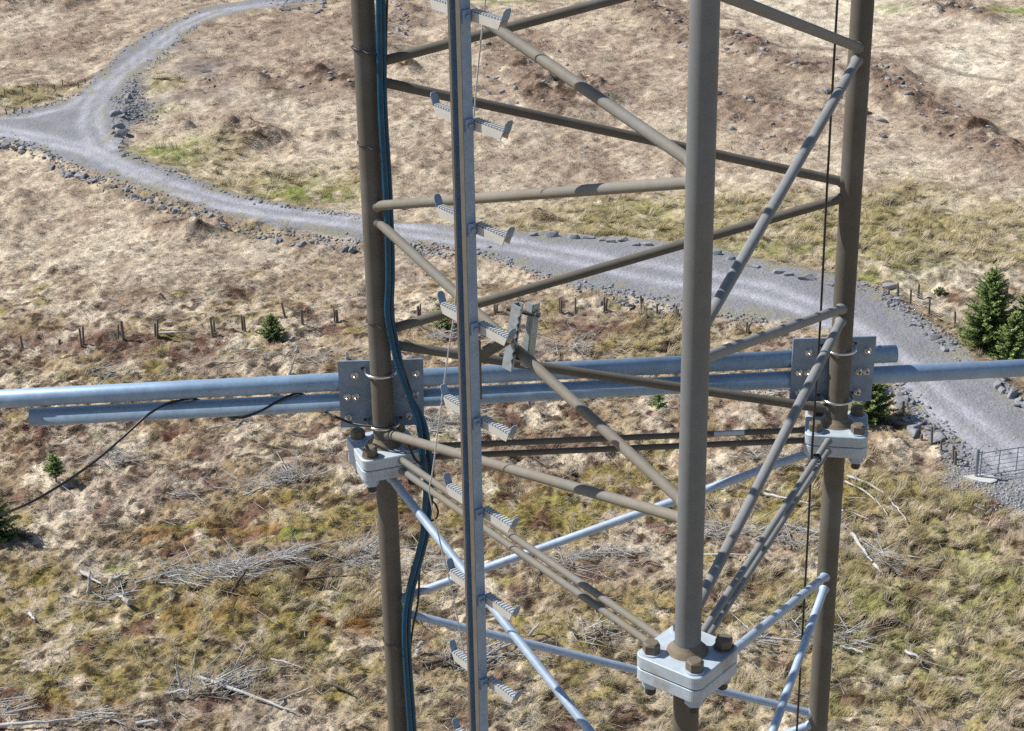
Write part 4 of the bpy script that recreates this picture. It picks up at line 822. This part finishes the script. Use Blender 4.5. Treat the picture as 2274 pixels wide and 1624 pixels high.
# flat bright strap on the rear upper tie
d = (LEG['B']-LEG['A'])/1.4656; p = np.array([*(LEG['A']+d*1.09), (FZ['A']*.3+FZ['B']*.7)-.018]); mb = MB()
mb.box(p+[0.02, -.012, .005], [(d[0], d[1], 0), (-d[1], d[0], 0), (0, 0, 1)], (.098, .010, .014)); o = mb.build('strap', MT['galv_pale'], tw)

# ================================================================== BRACKET PLATES AND PIPES
AB = np.array([*(LEG['B']-LEG['A']), 0]); AB /= np.linalg.norm(AB); NN = np.array([-AB[1], AB[0], 0]); UP = np.array([0, 0, 1.0])
A0 = np.array([*LEG['A'], 0])
def loc3(s, n, z): return A0+AB*s+NN*n+UP*z
PO = .034+.003   # face of plate behind the legs
for k, corners, lab in (('A', [(-.1326, -2.3311), (.1348, -2.3381), (.1300, -2.5662), (-.134, -2.5599)], 'square galvanised bracket plate clamped behind the dark left leg, holding both pipes'),
                        ('B', [(1.3190, -2.3408), (1.5903, -2.3475), (1.5871, -2.5760), (1.3158, -2.5600)], 'square galvanised bracket plate clamped behind the far right leg, holding both pipes')):
    s0 = 0 if k == 'A' else 1.4655; c0 = loc3(s0, PO+.004, CAMZ-2.45)
    root = empty('bracket_plate', tuple(c0), lab, 'bracket')
    P4 = [loc3(s, PO, CAMZ+z) for s, z in corners]; Q4 = [p+NN*.008 for p in P4]
    mb = MB(); mb.add(P4+Q4, [(0, 1, 2, 3), (7, 6, 5, 4), (0, 4, 5, 1), (1, 5, 6, 2), (2, 6, 7, 3), (3, 7, 4, 0)]); mb.build('plate', MT['plate'], root)
    def pt(u, v, off=0): return (P4[0]*(1-u)+P4[1]*u)*(1-v)+(P4[3]*(1-u)+P4[2]*u)*v-NN*off
    for iu, (u1, u2) in enumerate((((.19, .09)), ((.91, .82)))):
        for (u, v) in ((u1, .21), (u1, .53), (u2, .53), (u2, .85)):
            c = pt(u, v); mb = MB(); X = AB; Y = UP; Z = -NN
            mb.path([c, c-NN*.0025], .0115, 20)
            mb.prism([(.0098*math.cos(math.radians(60*j+15)), .0098*math.sin(math.radians(60*j+15))) for j in range(6)], c-NN*.0025, X, Y, Z, .0085, bev=.001)
            mb.path([c-NN*.0025, c-NN*.021, c-NN*.024], [.0052, .0052, .003], 12); mb.build('nut', MT['stainless'], root)
        for (u, va, vb) in ((u1, .21, .53), (u2, .53, .85)):
            a, b = pt(u, va), pt(u, vb); mb = MB(); R = .5*np.linalg.norm(b-a); c = (a+b)/2; T = [a]
            for j in range(9): th = math.pi*j/8; T.append(c+NN*(.008+.030)+(a-c)/R*math.cos(th)*R+NN*math.sin(th)*R)
            T.append(b); mb.path(T, .005, 8); mb.build('pipe_u_bolt', MT['galv'], root)
    for vz in (.105, .885):   # U-bolts round the leg
        lc = np.array([*LEG[k], 0]); zc_ = pt(.5, vz)[2]; R = .0475; T = [lc+AB*R+NN*(PO+.01)+UP*zc_, lc+AB*R+UP*zc_]
        for j in range(1, 12): th = math.pi*j/12; T.append(lc+AB*R*math.cos(th)-NN*R*.93*math.sin(th)+UP*(zc_))
        T += [lc-AB*R+UP*zc_, lc-AB*R+NN*(PO+.01)+UP*zc_]; mb = MB(); mb.path(T, .0048, 12); mb.build('leg_u_bolt', MT['stainless'], root)
        for sg in (-1, 1):
            c = lc+AB*R*sg+UP*zc_+NN*PO; mb = MB(); mb.box(c-NN*.0004+AB*sg*.006, [AB, UP, NN], (.016, .009, .001)); mb.build('slot_hole', MT['slot'], root)
for s0, z0_, s1, z1_, lab, hole in ((-2.6, -2.4005, 1.6701, -2.4279, 'upper of the two long galvanised pipes, running out at the left edge', True), (-1.0992, -2.4785, 3.4, -2.5160, 'lower of the two long galvanised pipes, running out at the right edge', False)):
    a, b = loc3(s0, .045+.029, CAMZ+z0_), loc3(s1, .045+.029, CAMZ+z1_); mb = MB(); mb.hollow(a, b, .0288, .004, 40); o = tag(mb.build('galvanised_pipe', MT['pipe'], loc=(a+b)/2), lab, 'pipe')
    for p, q in (((a, b) if not hole else (b, a)),):
        dd = (q-p)/np.linalg.norm(q-p)
        if not hole: mb = MB(); mb.path([p+dd*.03, p+dd*.031], .0245, 24); mb.build('end_shadow_plug', MT['slot'], o)
        else:
            mb = MB(); c = p+dd*.055; mb.path([c+UP*.0262, c+UP*.0292], .006, 12); mb.build('bolt_hole', MT['slot'], o)
pp = [o for o in bpy.data.objects if o.name.startswith('end_shadow_plug')]
for o in pp: bpy.data.objects.remove(o)

# ================================================================== LADDER
LX = np.array([-.1235, 4.4619]); RA = math.radians(-53.8); RD = np.array([math.cos(RA), math.sin(RA), 0]); LN = np.array([math.sin(RA), -math.cos(RA), 0])   # LN: outward face of the rail (left, toward camera)
lad = empty('climbing_ladder', (LX[0], LX[1], CAMZ-5.6), 'pale steel climbing ladder, one central channel rail with steps on both sides', 'ladder')
L0 = np.array([LX[0], LX[1], 0])-LN*.012
ZT, ZB = CAMZ+.7, CAMZ-5.6
wl, dl, th, lipl, lipr = .052, .030, .0028, .009, .018
prof = [(-wl/2+lipl, 0), (-wl/2, 0), (-wl/2, -dl), (wl/2, -dl), (wl/2, 0), (wl/2-lipr, 0), (wl/2-lipr, -th), (wl/2-th, -th), (wl/2-th, -dl+th), (-wl/2+th, -dl+th), (-wl/2+th, -th), (-wl/2+lipl, -th)]
mb = MB(); V = []
for z in (ZB, ZT):
    for u, v in prof: V.append(L0+RD*u+LN*(v+dl/2)+UP*z)
n = len(prof); mb.add(V, [(i, (i+1) % n, n+(i+1) % n, n+i) for i in range(n)]+[(0, 1, 10, 11), (1, 2, 9, 10), (2, 3, 8, 9), (3, 4, 7, 8), (4, 5, 6, 7)]); mb.build('rail', MT['rail'], lad)
mb = MB(); mb.box(L0+LN*(-dl/2+th+.0006)+UP*(ZB+ZT)/2, [RD, LN, UP], (wl-2*th-.001, .0008, ZT-ZB-.01)); mb.build('rail_inside', MT['slot'], lad)  # dark sheet added for the shade inside the channel
for u0, u1 in ((-wl/2-.0004, -wl/2+lipl), (wl/2-lipr, wl/2+.0004)):
    mb = MB(); mb.box(L0+LN*(dl/2+.0009)+RD*(u0+u1)/2+UP*(ZB+ZT)/2, [RD, LN, UP], (u1-u0, .0014, ZT-ZB-.02)); mb.build('rail_lip', MT['dusty_lip'], lad)
def step(z):
    c = L0-LN*.0245+UP*(z-.004); root = None
    W_, Hh, T_ = .023, .023, .0022; hws = {1: .153, -1: .148}
    mb = MB(); n = 11
    for sg in (-1, 1):
        s0, s1 = sg*(wl/2-.004), sg*hws[sg]
        # serrated tread: two toothed long edges and a flat web
        top = []; bot = []
        for i in range(n*2+1):
            s = s0+(s1-s0)*i/(n*2); tz = .0026 if i % 2 else 0
            top.append(c+RD*s+LN*(W_/2)+UP*tz); bot.append(c+RD*s-LN*(W_/2)+UP*tz*.6)
        V = []
        for P, Q in zip(top, bot): V += [P, P-LN*.005-UP*.001, Q+LN*.005-UP*.001, Q]
        F = []
        for i in range(n*2):
            a = i*4; b = a+4; F += [(a, b, b+1, a+1), (a+1, b+1, b+2, a+2), (a+2, b+2, b+3, a+3)]
        mb.add(V, F)
        for sd in (1, -1):   # side flanges, toothed at the lower rim, slanted at the end
            V = []; F = []
            for i in range(n*2+1):
                f = i/(n*2); s = s0+(s1-s0)*f; tz = .0026 if i % 2 else 0; s2 = s0+(s1-s0)*f*.91
                V += [c+RD*s+LN*sd*W_/2+UP*tz, c+RD*s2+LN*sd*W_/2-UP*(Hh-tz*.6), c+RD*s+LN*sd*(W_/2-T_)+UP*(tz-.001), c+RD*s2+LN*sd*(W_/2-T_)-UP*(Hh-tz*.6)]
            for i in range(n*2): a = i*4; b = a+4; F += [(a, b, b+1, a+1), (a+2, a+3, b+3, b+2), (a+1, b+1, b+3, a+3)]
            mb.add(V, F)
    tb = MB(); rb = mb
    for sg in (-1, 1):
        s0, s1 = sg*(wl/2-.004), sg*hws[sg]; tb.box(c+RD*(s0+s1)/2+UP*.0030, [RD, LN, UP], (abs(s1-s0)-.002, W_-.006, .0016)); q_ = abs(s1-s0)/11  # bluish strip: sky reflection on the step top put into the colour
        for i in range(11): rb.box(c+RD*(s0+sg*q_*(i+.5))+UP*.0046, [RD, LN, UP], (q_*.36, W_-.003, .0034))
    root = mb.build('step', MT['rung'], lad); tb.build('tread', MT['galv'], root)
    for sg in (-1, 1):   # upturned end stop and fixing
        e = c+RD*sg*hws[sg]; V = []
        for q, hgt in ((W_/2, 0), (W_/2*.95, .024), (W_/2*.6, .031), (-W_/2*.6, .031), (-W_/2*.95, .024), (-W_/2, 0)): V.append(e+LN*q+UP*(hgt+.001)+RD*sg*hgt*.45)
        V += [v+RD*sg*.0025 for v in V]; m2 = MB(); m2.add(V, [(0, 1, 2, 3, 4, 5), (11, 10, 9, 8, 7, 6)]+[(i, (i+1) % 6, 6+(i+1) % 6, 6+i) for i in range(6)]); m2.build('end_stop', MT['plate'], root)
    e = L0+RD*(wl/2)+UP*(z-.012); m2 = MB(); m2.box(e+RD*.004+LN*.0, [RD, LN, UP], (.007, .022, .034)); m2.path([e+RD*.007, e+RD*.014], .006, 8); m2.build('fixing', MT['rail'], root)
    return root
zs = CAMZ-1.0445+.0
first = None
for i in range(-2, 16):
    step(zs-i*.275+.004)
# arms from the rail back to the left face and the toothed clamp on the brace
cl = empty('toothed_clamp', (0, 0, 0), 'galvanised clamp of two toothed jaws gripping the long brace right of the ladder', 'clamp')
def on_ac(px, py, off):
    """point on a plane parallel to the left face (A-C), off metres outward"""
    a = LEG['A']; d = LEG['C']-a; d = d/np.linalg.norm(d); nn = np.array([d[1], -d[0]]); nn = nn if nn@(a-CEN) > 0 else -nn
    r_ = ray(px, py); t = (a@nn+off)/(r_[:2]@nn); return CAM+r_*t, nn
cc, nac = on_ac(1150, 765, .0); NA = np.array([*nac, 0]); DA = np.array([nac[1]*-1, nac[0], 0]);  DA = DA if DA[0] > 0 else -DA
cl.location = tuple(cc)
def jaw(px_top, px_bot, hw, side, off, name):
    top, _ = on_ac(*px_top, off); bot, _ = on_ac(*px_bot, off); ax = (top-bot); L = np.linalg.norm(ax); ax /= L
    nT = 9; poly = [(-hw*side, 0), (-hw*side, L)]
    for i in range(nT*2+1):
        s = L-(L)*i/(nT*2); t = .0085 if (i % 2 and .12 < i/(nT*2) < .9) else 0; poly.append((side*(hw-t), s))
    mb = MB(); mb.prism(poly, bot, DA, ax, NA, .004)
    # folded sides making the jaw a channel
    mb.box(bot-DA*hw*side+ax*L/2-NA*.010, [DA, ax, NA], (.004, L, .022))
    mb.box(bot-NA*.020+ax*L/2-DA*side*hw*.5, [DA, ax, NA], (hw*.9, L, .004))
    return mb.build(name, MT['clamp'], cl), top, bot
j1, t1, b1 = jaw((1149, 679), (1127, 820), .0210, 1, .030, 'jaw')
j2, t2, b2 = jaw((1179, 673), (1164, 814), .0125, -1, -.020, 'jaw')
for (q, L1, L2) in ((.84, .055, .03), (.12, .055, .03)):
    c = (b1*(1-q)+t1*q); c2 = (b2*(1-q)+t2*q); a = c-DA*L1-NA*.01; b = c2+DA*L2-NA*.01; mb = MB(); mb.path([a, b], .0055, 12); mb.build('clamp_bolt', MT['boltdark'], cl)
    for e in (c-DA*.018-NA*.01, c2+DA*.018-NA*.01): mb = MB(); mb.path([e-DA*.006, e+DA*.006], .0115, 6); mb.build('nut', MT['clamp'], cl)
# arm between rail and clamp
mb = MB(); arm0 = L0-LN*.02+UP*(cc[2]+.035); arm1 = b1*.5+t1*.5-NA*.012-DA*.012
mb.box(arm0*.5+arm1*.5, [arm1-arm0, UP, np.cross(arm1-arm0, UP)], (np.linalg.norm(arm1-arm0), .034, .008)); mb.build('arm', MT['dusty'], cl)
mb = MB(); mb.box(arm0-LN*.004-UP*.03, [RD, LN, UP], (.034, .008, .17)); mb.build('backing_plate', MT['dusty'], cl)

# ================================================================== CABLES AND WIRES
def near_leg(px, py, Y): return at_y(px, py, Y)
def smooth_path(P, n=6):
    P = [np.array(p, float) for p in P]; out = []
    for i in range(len(P)-1):
        p0, p1, p2, p3 = P[max(0, i-1)], P[i], P[i+1], P[min(len(P)-1, i+2)]
        for k in range(n):
            t = k/n; out.append(.5*((2*p1)+(-p0+p2)*t+(2*p0-5*p1+4*p2-p3)*t*t+(-p0+3*p1-3*p2+p3)*t**3))
    out.append(P[-1]); return out
ya = LEG['A'][1]
main = [(840, -60), (841, 0), (845, 227), (855, 398), (861, 538), (862, 625), (859, 682), (863, 721), (872, 766), (882, 808), (896, 848), (909, 881), (928, 936), (936, 988), (945, 1049), (945, 1102), (942, 1146), (938, 1190), (924, 1247), (908, 1308), (900, 1358), (898, 1419), (903, 1511), (911, 1624), (914, 1720)]
def depthY(y): return ya-.045-(.02*math.exp(-((y-1000)/120)**2))
mb = MB(); mb.path(smooth_path([at_y(x, y, depthY(y)) for x, y in main], 5), .0088, 14)
tag(mb.build('coaxial_cable', MT['cable'], loc=at_y(862, 625, ya)), 'thick black cable strapped to the front of the dark left leg, with a bluish sheen', 'cable')
second = [(x+9+6*math.exp(-((y-1000)/130)**2)-22*math.exp(-((y-870)/45)**2)*.5, y) for x, y in main]
mb = MB(); mb.path(smooth_path([at_y(x, y, depthY(y)+.020) for x, y in second], 5), .0085, 14)
tag(mb.build('coaxial_cable', MT['cable'], loc=at_y(870, 640, ya)), 'second thick black cable half hidden behind the first on the dark left leg', 'cable')
third = [(850, -40), (850, 60), (855, 200), (860, 400), (866, 560), (870, 700), (878, 760), (893, 830), (908, 880), (925, 940)]
mb = MB(); mb.path(smooth_path([at_y(x, y, ya-.02) for x, y in [(861, -30), (858, 60), (857, 130), (856, 200), (857, 240), (856, 300), (862, 420), (868, 560), (874, 700), (880, 760), (900, 830), (922, 900), (942, 970), (952, 1040), (951, 1110), (944, 1160), (935, 1200), (932, 1260), (928, 1340), (916, 1400), (910, 1480), (915, 1624)]], 4), .0036, 8)
tag(mb.build('thin_cable', MT['thin'], loc=at_y(866, 560, ya)), 'thin black cable running beside the two thick cables on the dark left leg', 'cable')
# wandering thin cable: from the left edge, wound round the lower pipe, across the left plate
pa, pb = loc3(-1.0992, .074, CAMZ-2.4785), loc3(3.4, .074, CAMZ-2.5160); pd = (pb-pa)/np.linalg.norm(pb-pa)
free = [at_y(x, y, pa[1]+dy) for x, y, dy in [(-150, 1175, -1.0), (-60, 1160, -.7), (0, 1143, -.55), (60, 1120, -.4), (130, 1080, -.28), (210, 1025, -.18), (280, 965, -.10), (330, 920, -.06)]]
s_of = lambda px: float(((at_y(px, 905, pa[1])-pa)@pd))
hel = []
for s, ph in ((s_of(372), 1.15), (s_of(395), 1.45), (s_of(425), 2.0), (s_of(455), 3.1), (s_of(490), 4.2), (s_of(515), 4.9), (s_of(545), 5.5), (s_of(580), 6.28), (s_of(612), 6.95), (s_of(640), 7.6), (s_of(665), 8.4), (s_of(695), 9.6), (s_of(720), 10.9)):
    hel.append(pa+pd*s+(-NN*math.cos(ph)+UP*math.sin(ph))*.0335)
tail = [at_y(x, y, Y) for x, y, Y in [(745, 926, pa[1]-.06), (775, 938, ya-.01), (800, 944, ya-.03), (825, 947, ya-.045), (850, 949, ya-.055), (872, 953, ya-.05), (890, 962, ya-.06), (902, 980, ya-.075), (912, 1000, ya-.09), (922, 1020, ya-.095), (935, 1032, ya-.09)]]
mb = MB(); mb.path(smooth_path(free+hel+tail, 4), .0042, 8); tag(mb.build('wandering_cable', MT['thin'], loc=free[3]), 'loose thin black cable wound round the lower pipe and sagging away to the left edge', 'cable')
mb = MB(); mb.path(smooth_path([at_y(x, y, ya-.05) for x, y in [(935, 1085), (950, 1090), (958, 1110), (968, 1122), (973, 1138), (968, 1152), (955, 1157), (942, 1150), (936, 1135)]], 4), .0034, 8); tag(mb.build('cable_loop', MT['thin'], loc=at_y(960, 1120, ya)), 'small loop of thin black cable hanging behind the twin ties, left of the ladder', 'cable')
# cable ties round leg A and cables
for i, (y, lab) in enumerate(((320, 'upper black cable tie round the dark left leg, above the flat brace'), (714, 'middle black cable tie round the dark left leg, above the bracket plate'), (1422, 'lowest black cable tie round the dark left leg'), (108, 'dark cable clip beside the top of the dark left leg'))):
    c = leg_at('A', y); T = []
    dx = .050 if y < 1000 else .052
    for j in range(28):
        a = 2*math.pi*j/28; ex = dx if math.cos(a) > 0 else .0365; T.append(c+np.array([ex*math.cos(a), .0362*math.sin(a)-(.021 if (math.cos(a) > .2 and math.sin(a) < 0) else 0), -.006*math.cos(a)]))
    mb = MB(); mb.path(T, .0022 if y > 200 else .004, 6, False, closed=True); tag(mb.build('cable_tie', MT['thin'], loc=c), lab, 'cable tie')
# straight cable inside the right face
bc = (LEG['C']-LEG['B'])/np.linalg.norm(LEG['C']-LEG['B']); nb = np.array([bc[1], -bc[0]]); nb = nb if nb@(CEN-LEG['B']) > 0 else -nb
qb = LEG['B']+(LEG['C']-LEG['B'])*.155+nb*.018
P = [(*qb, CAMZ+.8), (*qb, CAMZ-1.5), (*(qb+.004), CAMZ-2.2), (*qb, CAMZ-2.67), (*(qb+.003), CAMZ-3.2), (*qb, CAMZ-6)]
mb = MB(); mb.path(smooth_path(P, 5), .0036, 10); tag(mb.build('straight_cable', MT['thin'], loc=P[2]), 'straight thin black cable hanging just left of the far leg', 'cable')
bt = LEG['B']+(LEG['C']-LEG['B'])*.16; c = np.array([*bt, (FZ['B']*.84+FZ['C']*.16)-.018]); mb = MB()
for off in (0, .006):
    T = [c+np.array([*bc, 0])*off+np.array([*nb, 0])*.0145*math.cos(a)+UP*.0135*math.sin(a) for a in np.linspace(0, 2*math.pi, 18, endpoint=False)]; mb.path(T, .0022, 6, False, closed=True)
tag(mb.build('cable_tie', MT['thin'], loc=c), 'black cable tie holding the straight cable to the upper tie tube beside the far flange', 'cable tie')
# steel wire rope past the ladder
yl = 4.62
for pts, lab in (([(1079, -40), (1078, 0), (1068, 90), (1060, 170), (1052, 262)], 'upper length of thin steel wire between the ladder steps at the top'), ([(1018, 590), (1008, 700), (996, 780), (984, 865), (980, 890)], 'middle length of thin steel wire left of the ladder, across the long brace'), ([(981, 893), (972, 960), (960, 1051), (953, 1085), (956, 1110), (968, 1165), (984, 1231), (1003, 1310), (1019, 1389), (1034, 1470), (1047, 1546), (1056, 1640)], 'lower length of thin steel wire left of the ladder down to the bottom')):
    mb = MB(); mb.path(smooth_path([at_y(x, y, yl+.12*(1 if y > 300 else -.3)) for x, y in pts], 4), .0021, 8); tag(mb.build('steel_wire', MT['rope'], loc=at_y(pts[1][0], pts[1][1], yl)), lab, 'wire')
